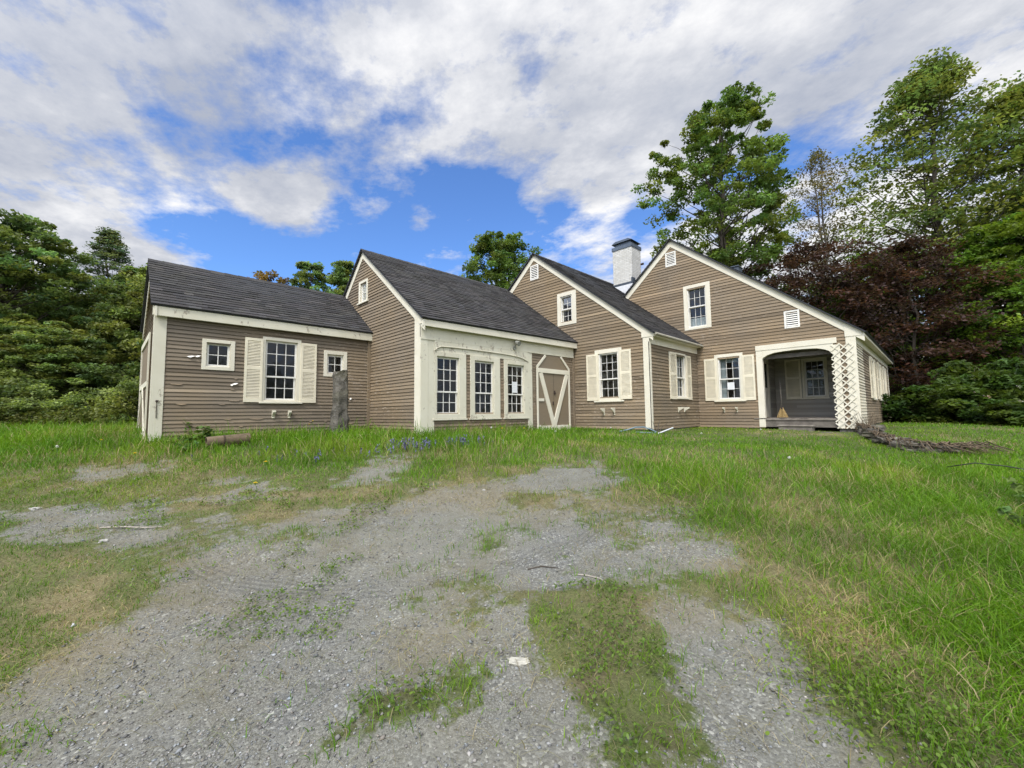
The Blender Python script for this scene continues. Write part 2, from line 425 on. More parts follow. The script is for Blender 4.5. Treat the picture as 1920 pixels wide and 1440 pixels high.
def roof(name, xa, xb, ye, ze, yr, zr, tilt=0.0, mat=ROOF, seed=0, cut=None, th=.035):
    """one slope from eave (ye,ze) to ridge (yr,zr): courses of tabs with thickness; tilt raises the far end of the eave"""
    r = random.Random(seed); b = MB(); L = math.hypot(yr-ye, zr-ze); n = int(round(L/.125)); sgn = 1 if yr > ye else -1
    ny, nz = -(zr-ze)/L*sgn*1.0, abs(yr-ye)/L
    if sgn < 0: ny = (zr-ze)/L
    def P(x, t, h):
        e = tilt*(x-xa)/(xb-xa)*(1-t)
        sag = -.018*sin(pi*min(1,max(0,(x-xa)/(xb-xa))))*t
        return (x, ye+(yr-ye)*t+ny*h, ze+e+(zr-ze)*t+sag+nz*h)
    for k in range(n):
        t0 = k/n; t1 = min(1.0, (k+1)/n+.004); x = xa-r.uniform(0,.3)
        while x < xb:
            w = r.choice((.16,.2,.25,.3,.33)); x0 = max(x, xa); x1 = min(x+w, xb); x += w
            if x1-x0 < .01: continue
            if cut and cut((x0+x1)/2, t0): continue
            h0 = .015+r.choice((0,0,0,.006))+r.uniform(0,.0015); c = r.choice((.72,.85,.95,1.0,1.05,1.2,1.38))*r.uniform(.93,1.07)
            wy = r.uniform(-.006,.004)/L
            cc = (c*r.uniform(.97,1.05), c, c*r.uniform(.95,1.06))
            b.add([P(x0,t0+wy,0),P(x1,t0+wy,0),P(x1,t0+wy,h0),P(x0,t0+wy,h0),P(x1,t1,.002),P(x0,t1,.002)],[(0,1,2,3),(3,2,4,5)],cc)
    o = b.build(name, mat, house, normals=False)
    b = MB(); q = [P(xa,0,-.001),P(xb,0,-.001),P(xb,1,-.001),P(xa,1,-.001),P(xa,0,-th),P(xb,0,-th),P(xb,1,-th),P(xa,1,-th)]
    b.add(q,[(0,1,2,3),(7,6,5,4),(0,4,5,1),(1,5,6,2),(2,6,7,3),(3,7,4,0)]); b.build('roof_deck', DARK, o)
    b = MB(); k = max(2,int((xb-xa)/.3))
    return o
def ridge_cap(x0,x1,y,z):
    b = MB(); x = x0; 
    while x < x1:
        e = min(x+.28, x1); c = random.uniform(.8,1.3)
        b.add([(x,y-.12,z-.083),(x,y,z+.02),(x,y+.12,z-.083),(e,y-.12,z-.09),(e,y,z+.012),(e,y+.12,z-.09)],[(0,3,4,1),(1,4,5,2),(0,1,2)],c); x = e
    return b.build('ridge_cap', ROOF, house, normals=False)

def rake(fr, y0,z0,y1,z1, w=.17, d0=-.004, d1=.034):
    """board under the roof edge; (y,z) is its upper edge"""
    b = MB(); L = math.hypot(y1-y0,z1-z0); nx, nz = (z1-z0)/L*w, -(y1-y0)/L*w
    if nz > 0: nx, nz = -nx, -nz
    b.prism(fr,[(y0,z0),(y1,z1),(y1+nx*0,z1-w*L/abs(y1-y0)),(y0,z0-w*L/abs(y1-y0))],d0,d1)
    return b.build('rake_board', TRIM, house, bevel=.004)

# ---- wing A (low, far left)
winA = [(1.33,1.89,.96,1.585,1.415,1.80,1.04,1.505), (2.40,3.185,.33,1.757,2.467,3.10,.37,1.675), (3.70,4.262,.95,1.585,3.792,4.16,1.03,1.483)]
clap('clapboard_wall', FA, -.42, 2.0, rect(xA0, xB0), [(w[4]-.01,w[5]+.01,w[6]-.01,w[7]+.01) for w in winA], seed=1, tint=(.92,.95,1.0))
window(FA, winA[0][:4], winA[0][4:], cols=2, rt=2, sill=False)
window(FA, winA[1][:4], winA[1][4:], meet=.885, cols=3, rt=3, rb=2)
window(FA, winA[2][:4], winA[2][4:], cols=2, rt=2, sill=False)
shutter(FA, 2.065, 2.405, .315, 1.70); shutter(FA, 3.18, 3.525, .312, 1.70)
trimbox('corner_board', FA, [(xA0-.03,.772,-.43,1.94)], WORN, .03)
corbel(FA, 2.645, -.03, .06, .17, .12); corbel(FA, 2.965, -.03, .05, .165, .12)
b = MB(); b.box(FA, xA0-.06, xB0-.002, 1.925, 2.118, .085, .12); b.box(FA, xA0-.05, xB0-.004, 2.0, 2.03, .0, .084)
b.build('fascia_board', WORN, house, bevel=.005)
roof('shingle_roof', xA0-.09, xB0, yA-.15, 2.135, 11.884, 3.47, seed=3)
roof('shingle_roof', xA0-.09, xB0, 13.62, 2.135, 11.884, 3.47, seed=4)
ridge_cap(xA0-.09, xB0, 11.884, 3.475)
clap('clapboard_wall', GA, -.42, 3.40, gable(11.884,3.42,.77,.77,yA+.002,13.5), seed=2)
# barn-door boards and trim on the end wall
b = MB(); b.box(GA, yA+.30, 12.9, -.40, 1.62, .02, .05, .95); bd = b.build('barn_door', DOORM, house)
b = MB()
for (p,q,u,v) in ((yA+.28,yA+.36,-.42,1.66),(12.86,12.94,-.42,1.66),(yA+.36,12.86,1.54,1.66),(yA+.36,12.86,.62,.72),(yA+.36,12.86,-.41,-.30)): b.box(GA,p,q,u,v,.05,.075)
b.bar(GA, yA+.40,-.28, 11.6,.6, .09,.076,.09); b.bar(GA, 12.8,-.28, 11.6,.6, .09,.0765,.0905)
b.build('door_trim', WORN, bd)
b = MB(); b.box(GA, yA-.028, yA+.14, -.43, 2.1, -.002, .03); b.build('corner_board', WORN, house, bevel=.004)
rake(GA, 10.12,2.10, 11.884,3.44, .15); rake(GA, 13.62,2.10, 11.884,3.44, .15)
b = MB(); b.box(FA, .66, .70, .30, .335, .03, .05); b.box(FA,.672,.682,.0,.32,.032,.045); b.build('door_hasp', IRON, house)
random.seed(3)
for (a,z,w) in ((1.16,1.20,.07),(1.27,1.215,.05),(1.915,.69,.055),(1.86,.665,.03),(4.36,.42,.03)):
    b = MB(); P = [FA(a-w,z,.018),FA(a-w*.3,z-.02,.05),FA(a+w*.2,z-.012,.06),FA(a+w,z+.02,.03),FA(a+w*.1,z+.022,.02),FA(a-w*.5,z+.012,.019)]
    b.add(P,[(0,1,5),(1,2,4,5),(2,3,4)]); b.build('loose_paint_flake', SASH, house, normals=False)
for k in range(26):      # curled edges of paint on the boards of the low wing
    a = random.uniform(.85,4.6); zk = -.42+EXP*random.randint(1,16); w = random.uniform(.05,.28)
    if 2.0 < a < 3.6 and zk > .25: continue
    b = MB(); n = 6; V = []
    for i in range(n+1):
        x = a+w*i/n; h = .006+.012*sin(pi*i/n)*random.uniform(.5,1.2)
        V += [FA(x, zk+.004, .018), FA(x, zk-h, .021+h*.8)]
    b.add(V,[(i*2,i*2+1,i*2+3,i*2+2) for i in range(n)], random.uniform(.8,1.3)); b.build('curled_paint', CLAP, house, normals=False)

# ---- wing B (carriage bay)
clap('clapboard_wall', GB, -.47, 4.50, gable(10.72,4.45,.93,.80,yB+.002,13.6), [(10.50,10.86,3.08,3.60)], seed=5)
window(GB, (10.42,10.965,3.07,3.665), (10.51,10.855,3.09,3.585), cols=2, rt=2, sill=True)
b = MB(); b.box(GB, yB-.03, yB+.225, -.46, 2.2, -.002, .03); b.build('corner_board', TRIM, house, bevel=.004)
rake(GB, 7.66,2.05, 10.74,4.50, .165); rake(GB, 13.6,1.85, 10.74,4.50, .165)
WS = [(5.21,6.105,-.09,1.43,5.292,5.89,.02,1.31), (6.235,7.205,-.095,1.43,6.385,6.985,.01,1.30), (7.35,8.242,-.098,1.42,7.49,8.085,.012,1.29)]
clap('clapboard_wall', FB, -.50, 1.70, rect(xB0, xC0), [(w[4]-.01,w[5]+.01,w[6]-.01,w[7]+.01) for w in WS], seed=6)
for w, mt in zip(WS, (.519,.519,.514)): window(FB, w[:4], w[4:], meet=mt, cols=3, rt=3, rb=2, sill=False, mat=WORN, casd=.036)
b = MB(); b.box(FB, 5.16, 6.13, -.128,-.093,-.002,.055); b.box(FB,6.2,7.235,-.13,-.097,-.002,.055); b.box(FB,7.32,8.26,-.132,-.10,-.002,.055); b.build('window_sill', WORN, house, bevel=.005)
# white panel, arched moulding, posts
for (p_,q_,u_,d_) in ((xB0-.032,5.045,-.46,.036),(5.047,5.208,-.53,.030),(8.243,8.418,-.53,.032)):
    b = MB(); b.box(FB, p_, q_, u_, 1.70, .0, d_); b.build('corner_board', WORN, house, bevel=.004)
arch = [(5.208,1.432),(5.27,1.50),(5.38,1.548),(5.8,1.562),(6.3,1.566),(7.0,1.562),(7.5,1.552),(7.85,1.53),(8.05,1.495),(8.17,1.455),(8.243,1.42)]
b = MB(); b.box(FB, 5.209, 8.242, 1.43, 1.70, .0, .025)
b.prism(FB, arch[::-1]+[(5.208,1.701),(8.243,1.701)][::1], .025, .046); b.build('arched_panel', WORN, house)
b = MB(); b.tube([FB(a,z-.004,.046) for a,z in arch], .011, 6, .92); b.build('arch_moulding', TRIM, house, smooth=True)
b = MB(); P = [FB(a,z,d) for d in (0,.05) for a,z in ((xB0-.03,1.66),(xC0-.06,1.70),(xC0-.06,2.10),(xB0-.03,2.02))]
b.add(P,[(0,1,2,3),(4,5,6,7),(0,1,5,4),(1,2,6,5),(2,3,7,6),(3,0,4,7)]); b.build('frieze_board', WORN, house)
b = MB(); P = [FB(a,z,d) for d in (.125,.16) for a,z in ((xB0-.06,1.935),(xC0-.004,1.985),(xC0-.004,2.165),(xB0-.06,2.095))]
b.add(P,[(0,1,2,3),(4,5,6,7),(0,1,5,4),(1,2,6,5),(2,3,7,6),(3,0,4,7)])
P = [FB(a,z,d) for d in (.0,.124) for a,z in ((xB0-.05,1.99),(xC0-.004,2.04),(xC0-.004,2.06),(xB0-.05,2.01))]
b.add(P,[(0,1,2,3),(4,5,6,7),(0,1,5,4),(1,2,6,5),(2,3,7,6),(3,0,4,7)]); b.build('fascia_board', TRIM, house, bevel=.004)
roof('shingle_roof', xB0-.09, xC0, yB-.19, 2.105, 10.74, 4.53, .07, seed=7)
roof('shingle_roof', xB0-.09, xC0, 13.62, 1.90, 10.74, 4.53, seed=8)
ridge_cap(xB0-.09, xC0, 10.74, 4.535)
# carriage door with V bracing
b = MB(); b.prism(FB, [(8.60,-.51),(10.08,-.51),(10.04,1.32),(9.68,1.68),(8.97,1.68),(8.60,1.30)], -.01, .036)
door = b.build('door', DOORM, house)
door['label'] = 'double plank door with a cream V brace'
b = MB(); t = .037
b.bar(FB, 8.585,1.29, 8.97,1.665, .07, t,.062); b.bar(FB, 9.66,1.67, 10.05,1.31, .07, t,.062)
b.box(FB, 8.64,10.01,1.155,1.285,t,.068); b.box(FB, 8.575,8.64,-.50,1.29,t,.063); b.box(FB,10.01,10.07,-.50,1.31,t,.063)
b.bar(FB, 8.745,1.15, 9.29,-.345, .15,t,.065); b.bar(FB, 9.93,1.155, 9.315,-.345,.15,t,.0665)
b.box(FB, 8.64,8.88,.345,.425,t,.06); b.box(FB, 8.58,10.07,-.545,-.345,t+.001,.07)
b.build('door_trim', TRIM, door, bevel=.004)
b = MB(); b.box(FB,9.33,9.37,.55,.66,.035,.06); b.tube([FB(9.35,.6,.055),FB(9.35,.6,.09),FB(9.35,.56,.095)],.012,6); b.build('door_latch', IRON, door)
b = MB(); b.box(FB,9.265,9.30,.24,.34,.035,.058); b.build('keyhole_plate', IRON, door)
b = MB(); b.box(FB,9.318,9.326,-.34,1.15,.0362,.0375,.3); b.build('door_seam', DARK, door)
b = MB(); b.tube([FB(7.71,1.745,.05),FB(7.71,1.745,.075)],.055,12); b.tube([FB(7.71,1.76,.07),FB(7.71,1.85,.12),FB(7.71,1.89,.13)],.014,8); b.tube([FB(7.71,1.91,.09),FB(7.71,1.88,.16),FB(7.71,1.84,.24)],[.035,.05,.07],12)
b.build('flood_lamp', mat_plain('grey_lamp_metal',(.25,.25,.22),.6,.3), house, smooth=False)
b = MB(); b.box(S(yA), xB0-.09, xB0-.018, -.45, 1.93, .0, .05); b.build('corner_board', CLAP, house)
b = MB(); b.box(S(yB), xC0-.09, xC0-.018, -.52, 1.70, .0, .05); b.build('corner_board', CLAP, house)

# ---- wing C
wC = [(7.66,8.41,2.79,3.85, 7.84,8.275,2.89,3.72), (6.125,7.02,.35,1.845,6.262,6.885,.425,1.715)]
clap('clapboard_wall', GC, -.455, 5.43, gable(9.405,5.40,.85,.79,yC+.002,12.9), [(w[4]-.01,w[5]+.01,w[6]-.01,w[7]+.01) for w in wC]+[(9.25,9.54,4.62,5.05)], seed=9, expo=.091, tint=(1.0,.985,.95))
window(GC, wC[0][:4], wC[0][4:], meet=3.305, cols=2, rt=2, rb=2, sill=False, storm=True)
window(GC, wC[1][:4], wC[1][4:], meet=.972, cols=3, rt=3, rb=2, storm=True)
vent(GC, 9.205, 9.58, 4.58, 5.095)
shutter(GC, 6.92, 7.31, .36, 1.735); shutter(GC, 5.83, 6.18, .375, 1.76)
corbel(GC, 6.74, -.07, .03, .20, .2); corbel(GC, 6.40, -.06, .03, .20, .2)
b = MB(); b.box(GC, yC-.03, yC+.155, -.455, 2.1, -.002, .03); b.build('corner_board', TRIM, house, bevel=.004)
rake(GC, 5.17,2.13, 9.405,5.47, .175); rake(GC, 12.9,2.50, 9.405,5.47, .165)
b = MB(); b.prism(GC, [(5.16,2.02),(5.495,2.02),(5.495,2.33),(5.16,2.08)], -.003, .042); b.build('cornice_return', TRIM, house, bevel=.004)
wCE = (11.93,12.61,.42,1.75,11.985,12.555,.45,1.69)
clap('clapboard_wall', FC, -.455, 1.90, rect(xC0, xD0), [(wCE[4]-.01,wCE[5]+.01,wCE[6]-.01,wCE[7]+.01)], seed=10, expo=.088, tint=(.98,.97,.93))
window(FC, wCE[:4], wCE[4:], meet=1.02, cols=3, rt=2, rb=2, storm=True)
shutter(FC, 11.475, 11.92, .372, 1.735, tilt=0); shutter(FC, 12.62, 12.945, .368, 1.72)
corbel(FC, 11.99, 0, .035, .14, .17); corbel(FC, 12.40, 0, .035, .14, .17)
b = MB(); b.box(FC, xC0-.03, 10.42, -.455, 1.9, 0, .032); b.build('corner_board', TRIM, house, bevel=.004)
b = MB(); b.box(FC, xC0-.028, xD0-.02, 1.845, 2.03, 0, .03); b.build('frieze_board', TRIM, house)
b = MB(); b.box(FC, xC0-.04, xD0-.016, 2.03, 2.045, .001, .15, .9); b.box(FC, xC0-.04, xD0-.016, 2.03, 2.12, .151, .175); b.tube([FC(xC0-.02,2.09,.21),FC(xD0-.02,2.075,.21)],.035,8,.55)
b.build('fascia_board', TRIM, house)
roof('shingle_roof', xC0-.09, xD0, yC-.2, 2.115, 9.405, 5.50, seed=11)
roof('shingle_roof', xD0, 18.0, 7.5, 3.99, 9.405, 5.50, seed=12)
roof('shingle_roof', xC0-.09, 18.0, 13.0, 2.6, 9.405, 5.50, seed=13)
ridge_cap(xC0-.09, 18, 9.405, 5.505)

# ---- wing D (main block)
wD = [(4.80,5.645,2.655,4.13,4.95,5.518,2.74,4.012),(3.96,4.765,.335,1.75,4.062,4.66,.38,1.645)]
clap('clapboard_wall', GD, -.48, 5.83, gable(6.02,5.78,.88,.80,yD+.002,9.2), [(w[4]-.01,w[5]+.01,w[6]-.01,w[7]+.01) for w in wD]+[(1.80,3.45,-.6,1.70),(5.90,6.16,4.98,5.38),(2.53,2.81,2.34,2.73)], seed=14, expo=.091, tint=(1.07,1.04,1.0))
window(GD, wD[0][:4], wD[0][4:], meet=3.40, cols=3, rt=2, rb=2, sill=False, storm=True)
window(GD, wD[1][:4], wD[1][4:], meet=.985, cols=3, rt=2, rb=2, storm=True)
vent(GD, 5.845, 6.21, 4.935, 5.425); vent(GD, 2.488, 2.852, 2.288, 2.778)
shutter(GD, 4.715, 5.072, .335, 1.645); shutter(GD, 3.655, 3.975, .322, 1.66)
corbel(GD, 4.54, -.02, .03, .145, .15); corbel(GD, 4.18, -.02, .03, .145, .15)
rake(GD, 1.16,1.96, 6.02,5.84, .19); rake(GD, 9.2,3.0, 6.02,5.84, .18)
b = MB(); b.prism(GD, [(1.20,1.875),(1.55,1.875),(1.55,2.29),(1.20,1.99)], -.003, .042); b.build('cornice_return', TRIM, house, bevel=.004)
b = MB(); b.box(GD, yD-.03, 1.54, -.47, 1.90, -.002, .03); b.build('corner_board', TRIM, house, bevel=.004)
DE0 = S(yD)
clap('clapboard_wall', DE0, -.42, 1.76, rect(xD0, 14.95), mat=CLAPC, seed=15)
wDE = [(16.62,17.50,.345,1.62),(18.75,19.6,.345,1.62),(20.8,21.6,.345,1.62)]
clap('clapboard_wall', DE0, -.42, 1.76, rect(14.95, xD1), [(p+.09,q-.09,u+.05,v-.09) for p,q,u,v in wDE], seed=16)
for (p,q,u,v) in wDE:
    window(DE0, (p,q,u,v), (p+.1,q-.1,u+.06,v-.1), meet=.97, cols=3, rt=2, rb=2)
    shutter(DE0, p-.36, p-.005, u, v-.02, tilt=.05); shutter(DE0, q+.005, q+.36, u, v-.02)
b = MB(); b.box(DE0, xD1-.16, xD1+.02, -.42, 1.76, 0, .03); b.build('corner_board', TRIM, house)
b = MB(); b.box(DE0, xD0-.02, xD1+.05, 1.70, 1.90, 0, .028); b.build('frieze_board', TRIM, house)
b = MB(); b.box(DE0, xD0-.03, xD1+.1, 1.885, 1.905, .001, .17, .9); b.box(DE0, xD0-.03, xD1+.1, 1.87, 1.99, .171, .20); b.build('fascia_board', TRIM, house)
roof('shingle_roof', xD0-.10, xD1+.15, 1.12, 1.955, 6.02, 5.87, seed=17)
roof('shingle_roof', xD0-.10, xD1+.15, 9.2, 3.05, 6.02, 5.87, seed=18, cut=lambda x,t: False)
ridge_cap(xD0-.10, xD1+.15, 6.02, 5.875)
# foundation strips
b = MB()
for (fr,a0,a1,zz) in ((FA,xA0+.02,xB0,-.40),(FB,xB0+.02,xC0,-.49),(FC,xC0+.02,xD0,-.44),(DE0,xD0+.02,xD1,-.41)): b.box(fr,a0,a1,-1.0,zz,-.14,-.012)
for (fr,a0,a1,zz) in ((GA,yA+.15,13.4,-.4),(GB,yB+.15,yA,-.46),(GC,yC+.15,yB,-.445),(GD,3.6,yC,-.47),(GD,yD+.15,1.78,-.47)): b.box(fr,a0,a1,-1.0,zz,-.14,-.012)
b.build('stone_foundation', mat_plain('foundation_stone',(.12,.11,.10),.9,.5,4), house)

# ---- porch in the corner of the main block
b = MB()
b.box(GD, 3.445, 3.605, -.46, 1.545, -.10, .03); b.box(GD, 1.66, 1.80, -.47, 1.70, -.10, .031)
sp = [(3.445,1.50),(3.40,1.545),(3.30,1.60),(3.14,1.645),(2.9,1.665),(2.6,1.672),(2.3,1.664),(2.14,1.648),(2.0,1.61),(1.90,1.56),(1.83,1.48),(1.80,1.40)]
b.prism(GD, sp+[(1.66,1.40),(1.66,1.742),(3.605,1.742),(3.605,1.545),(3.445,1.545-.045)][:0]+[(1.795,1.742),(3.445,1.742)], -.10, .029)
b.box(GD, 3.447,3.605,1.546,1.742,-.10,.0285)
b.box(GD, 1.72, 3.61, 1.743, 1.89, -.02, .04)
b.build('porch_arch_trim', TRIM, house, bevel=.003)
XB, YL = 15.95, 3.74
FP = G(XB)
wP = (2.30,2.97,.40,1.66)
clap('porch_wall', FP, -.21, 1.95, rect(yD+.1, YL), [(wP[0]+.07,wP[1]-.07,wP[2]+.03,wP[3]-.07)], mat=CLAPP, seed=20)
window(FP, wP, (wP[0]+.08,wP[1]-.08,wP[2]+.04,wP[3]-.08), meet=1.0, cols=3, rt=2, rb=2, storm=True)
shutter(FP, 2.99, 3.42, .36, 1.66)
clap('porch_wall', S(YL), -.21, 1.95, rect(xD0+.08, XB), mat=CLAPP, seed=21)
b = MB(); F3 = S(YL)
b.box(F3, 14.15,14.24,-.2,1.72,.018,.045); b.box(F3,15.06,15.15,-.2,1.72,.018,.045); b.box(F3,14.24,15.06,1.63,1.72,.018,.046)
pd = b.build('porch_door', TRIM, house)
b = MB(); b.box(F3,14.25,15.05,-.19,1.62,.018,.03,.9); 
for (p,q,u,v) in ((14.25,14.34,-.19,1.62),(14.96,15.05,-.19,1.62),(14.34,14.96,-.19,.0),(14.34,14.96,.62,.72),(14.34,14.96,1.5,1.62)): b.box(F3,p,q,u,v,.03,.04)
b.build('door_leaf', TRIM, pd)
b = MB(); b.box(F3,14.345,14.955,.73,1.49,.031,.033); b.build('pane', GLASS, pd)
b = MB(); b.add([(xD0+.05,yD+.05,1.93),(XB,yD+.05,1.93),(XB,YL,1.93),(xD0+.05,YL,1.93)],[(0,1,2,3)]); b.build('porch_ceiling', mat_plain('porch_ceiling_paint',(.45,.45,.42),.7,.2), house, normals=False)
b = MB(); b.box(lambda a,z,d:(a,yD+.13+d,z), xD0+.05, XB, -.2,1.95,-.01,.0); b.build('porch_wall', CLAPP, house)
b = MB(); y = yD+.14
while y < YL-.01:
    e = min(y+.095, YL); b.box(lambda a,z,d:(d,a,z), y, e-.006, -.235,-.205+random.uniform(-.002,.002), xD0-.03, XB, random.uniform(.8,1.2)); y = e
b.box(GD, 1.80,3.45,-.45,-.236,-.03,.0,.8); b.box(GD,1.80,3.45,-.26,-.205,.0,.028,1.3)
b.build('porch_deck', GREYW, house)
b = MB(); b.box(GD,1.80,3.45,1.49,1.60,-.16,-.102,.5); b.build('porch_beam', GREYW, house)

# lattice over the corner of the porch
b = MB(); a0,a1,z0,z1 = 1.395,1.845,-.47,1.72; stp = .185
def clipline(c, sg):
    pts = []
    for a in (a0,a1):
        z = c+sg*(a-a0)
        if z0 <= z <= z1: pts.append((a,z))
    for z in (z0,z1):
        a = a0+(z-c)*sg
        if a0 < a < a1: pts.append((a,z))
    return pts[:2] if len(pts) >= 2 else None
k = z0-.5
while k < z1+.6:
    for sg,dd in ((1,.034),(-1,.045)):
        p = clipline(k+random.uniform(-.004,.004), sg)
        if p and math.hypot(p[0][0]-p[1][0],p[0][1]-p[1][1]) > .05: b.bar(GD, *p[0], *p[1], .030, dd, dd+.0085, random.uniform(.92,1.06))
    k += stp*1.0
b.build('lattice_panel', TRIM, house)

# chimney in the valley between wing C and the main block
BRK, nt, out = newmat('white_painted_brick'); N = NT(nt); P = N.obj()
sep = N.n('SeparateXYZ'); N.l(P, sep.inputs[0]); cmb = N.n('CombineXYZ'); N.l(N.math('ADD', sep.outputs[0], sep.outputs[1]), cmb.inputs[0]); N.l(sep.outputs[2], cmb.inputs[1])
bt = N.n('TexBrick', Scale=1.0); N.l(cmb.outputs[0], bt.inputs['Vector'])
for k_, v_ in (('Brick Width',.205),('Row Height',.068),('Mortar Size',.006),('Mortar Smooth',.3)): bt.inputs[k_].default_value = v_
bt.inputs['Color1'].default_value = (.62,.61,.57,1); bt.inputs['Color2'].default_value = (.52,.51,.47,1); bt.inputs['Mortar'].default_value = (.40,.39,.36,1)
nz_ = N.noise(P, 9, 5); cc_ = N.mix(N.ramp(nz_,[(.45,0),(.8,.6)]), bt.outputs['Color'], (.40,.38,.34))
N.bsdf(out, cc_, .85, N.bump(N.math('ADD', N.math('MULTIPLY',bt.outputs['Fac'],-1), N.math('MULTIPLY',nz_,.5)), .7, .012), .2)
FCH = G(14.70)
b = MB(); b.box(FCH, 8.13, 8.985, 3.6, 6.62, -.74, 0); ch = b.build('chimney', BRK, house, bevel=.008)
b = MB(); b.box(FCH, 8.105, 9.01, 6.62, 6.76, -.765, .025); b.box(FCH, 8.20, 8.92, 6.76, 6.90, -.67, -.07, 1.15)
b.prism(FCH, [(8.10,6.90),(9.02,6.90),(8.85,6.99),(8.27,6.99)], -.76, .02, .9); b.build('chimney_cap', STEEL, ch)
b = MB(); b.box(FCH, 8.11, 9.005, 5.10, 5.20, -.75, .014); b.box(FCH, 8.105, 8.17, 5.12, 5.36, -.2, .02); b.build('flashing', LEAD, ch)
b = MB(); b.prism(FCH, [(8.05,4.45),(8.99,5.10),(8.12,5.10)], .001, .03); b.build('white_saddle', mat_plain('white_roof_metal',(.66,.67,.68),.4,.1), ch)
b = MB(); b.tube([(14.62,7.55,3.95),(13.9,7.62,4.05)],[.02,.02],6); b.build('flashing', SASH, ch)
b = MB(); b.tube([(15.44,8.2,6.05),(15.44,8.02,6.05)],.045,8); b.build('flue_thimble', IRON, ch)
b = MB(); b.box(G(14.5), 4.24, 4.66, 4.2, 4.70, -.4, 0); b.box(G(14.5), 4.22,4.68,4.70,4.74,-.43,.03,1.1); b.build('roof_vent', LEAD, house, bevel=.01)
# plain rear walls and inner floor close the volumes
b = MB()
def wallquad(x0,y0,x1,y1,z0,z1): b.add([(x0,y0,z0),(x1,y1,z0),(x1,y1,z1),(x0,y0,z1)],[(0,1,2,3)])
wallquad(xA0,13.5,xB0,13.5,-.6,2.2); wallquad(xB0,13.55,xC0,13.55,-.6,1.95); wallquad(xC0,12.9,18,12.9,-.6,2.7); b.add([(18,12.9,-.6),(18,12.9,2.6),(18,9.405,5.45),(18,7.5,3.9),(18,7.5,-.6)],[(0,1,2,3,4)])
b.add([(xD1,yD,-.6),(xD1,9.2,-.6),(xD1,9.2,3.0),(xD1,6.02,5.8),(xD1,yD,1.95)],[(0,1,2,3,4)]); wallquad(xD1,9.2,xD0,9.2,-.6,3.1); wallquad(18,yD+.1,18,9.2,-.6,1.95)
b.build('rear_wall', CLAP, house, normals=False)
b = MB()
for (x0,x1,y0,y1,z) in ((xA0,xB0,yA+.1,13.4,-.35),(xB0,xC0,yB+.1,13.4,-.40),(xC0,xD0,yC+.1,12.8,-.35),(xD0,xD1,YL+.02,9.1,-.21),(XB+.02,xD1,yD+.05,YL,-.21)):
    b.add([(x0,y0,z),(x1,y0,z),(x1,y1,z),(x0,y1,z)],[(0,1,2,3)])
for (x0,x1,y0,y1,z) in ((xC0,xD0,yC+.1,12.8,2.1),(xD0,xD1,YL+.02,9.1,2.1)): b.add([(x0,y0,z),(x1,y0,z),(x1,y1,z),(x0,y1,z)],[(0,1,2,3)])
b.build('interior_floor', INNER, house, normals=False)

# curtains and notices (things of their own)
def curtain(fr, a0,a1,z0,z1,d,label,wv=9):
    b = MB(); n = 28; V = []
    for i in range(n+1):
        a = a0+(a1-a0)*i/n; dd = d+.018*sin(wv*2*pi*i/n)
        V += [fr(a,z0,dd-.005*sin(i)),fr(a,z1,dd)]
    b.add(V,[(2*i,2*i+2,2*i+3,2*i+1) for i in range(n)])
    o = b.build('curtain', CURT, None, smooth=True, loc=fr((a0+a1)/2,z0,d), normals=False)
    tag(o, label, 'curtain', 'curtains hanging in the house windows')
curtain(GD,4.50,4.66,.4,1.64,-.17,'white curtain hanging at the left of the shuttered window beside the porch',4)
curtain(GD,4.07,4.15,.4,1.64,-.17,'narrow white curtain at the right of the shuttered window beside the porch',3)
curtain(GD,4.96,5.51,2.76,3.05,-.17,'short white cafe curtain low in the upper window of the tallest gable',7)
curtain(FC,12.36,12.55,.46,1.68,-.17,'white curtain in the narrow window of the receding wall by the corner post',4)
curtain(FC,12.0,12.34,1.42,1.68,-.16,'white valance across the top of the narrow window of the receding wall',6)
curtain(GD,4.16,4.49,1.50,1.64,-.165,'thin white valance strip in the shuttered window beside the porch',5)
def notice(fr, a0,a1,z0,z1,d,label):
    b = MB(); b.box(fr,a0,a1,z0,z1,d-.001,d); o = b.build('paper_notice', PAPER, None, loc=fr((a0+a1)/2,z0,d)); tag(o,label,'notice','paper notices in the windows')
    L = MB(); 
    n = 5
    for i in range(n):
        z = z1-(z1-z0)*(i+1)/(n+1); L.box(fr, a0+.02, a1-.02-(.03 if i%2 else 0), z-.0022, z+.0022, d, d+.0006)
    L.build('printed_lines', DARK if False else mat_plain('notice_ink',(.45,.47,.5),.8,.05), o)
notice(FB, 7.665,7.86,.56,.85,-.006,'white paper notice taped inside the carriage bay window nearest the door')
notice(GD, 4.24,4.44,.66,.88,-.035,'white paper notice in the shuttered window beside the porch')

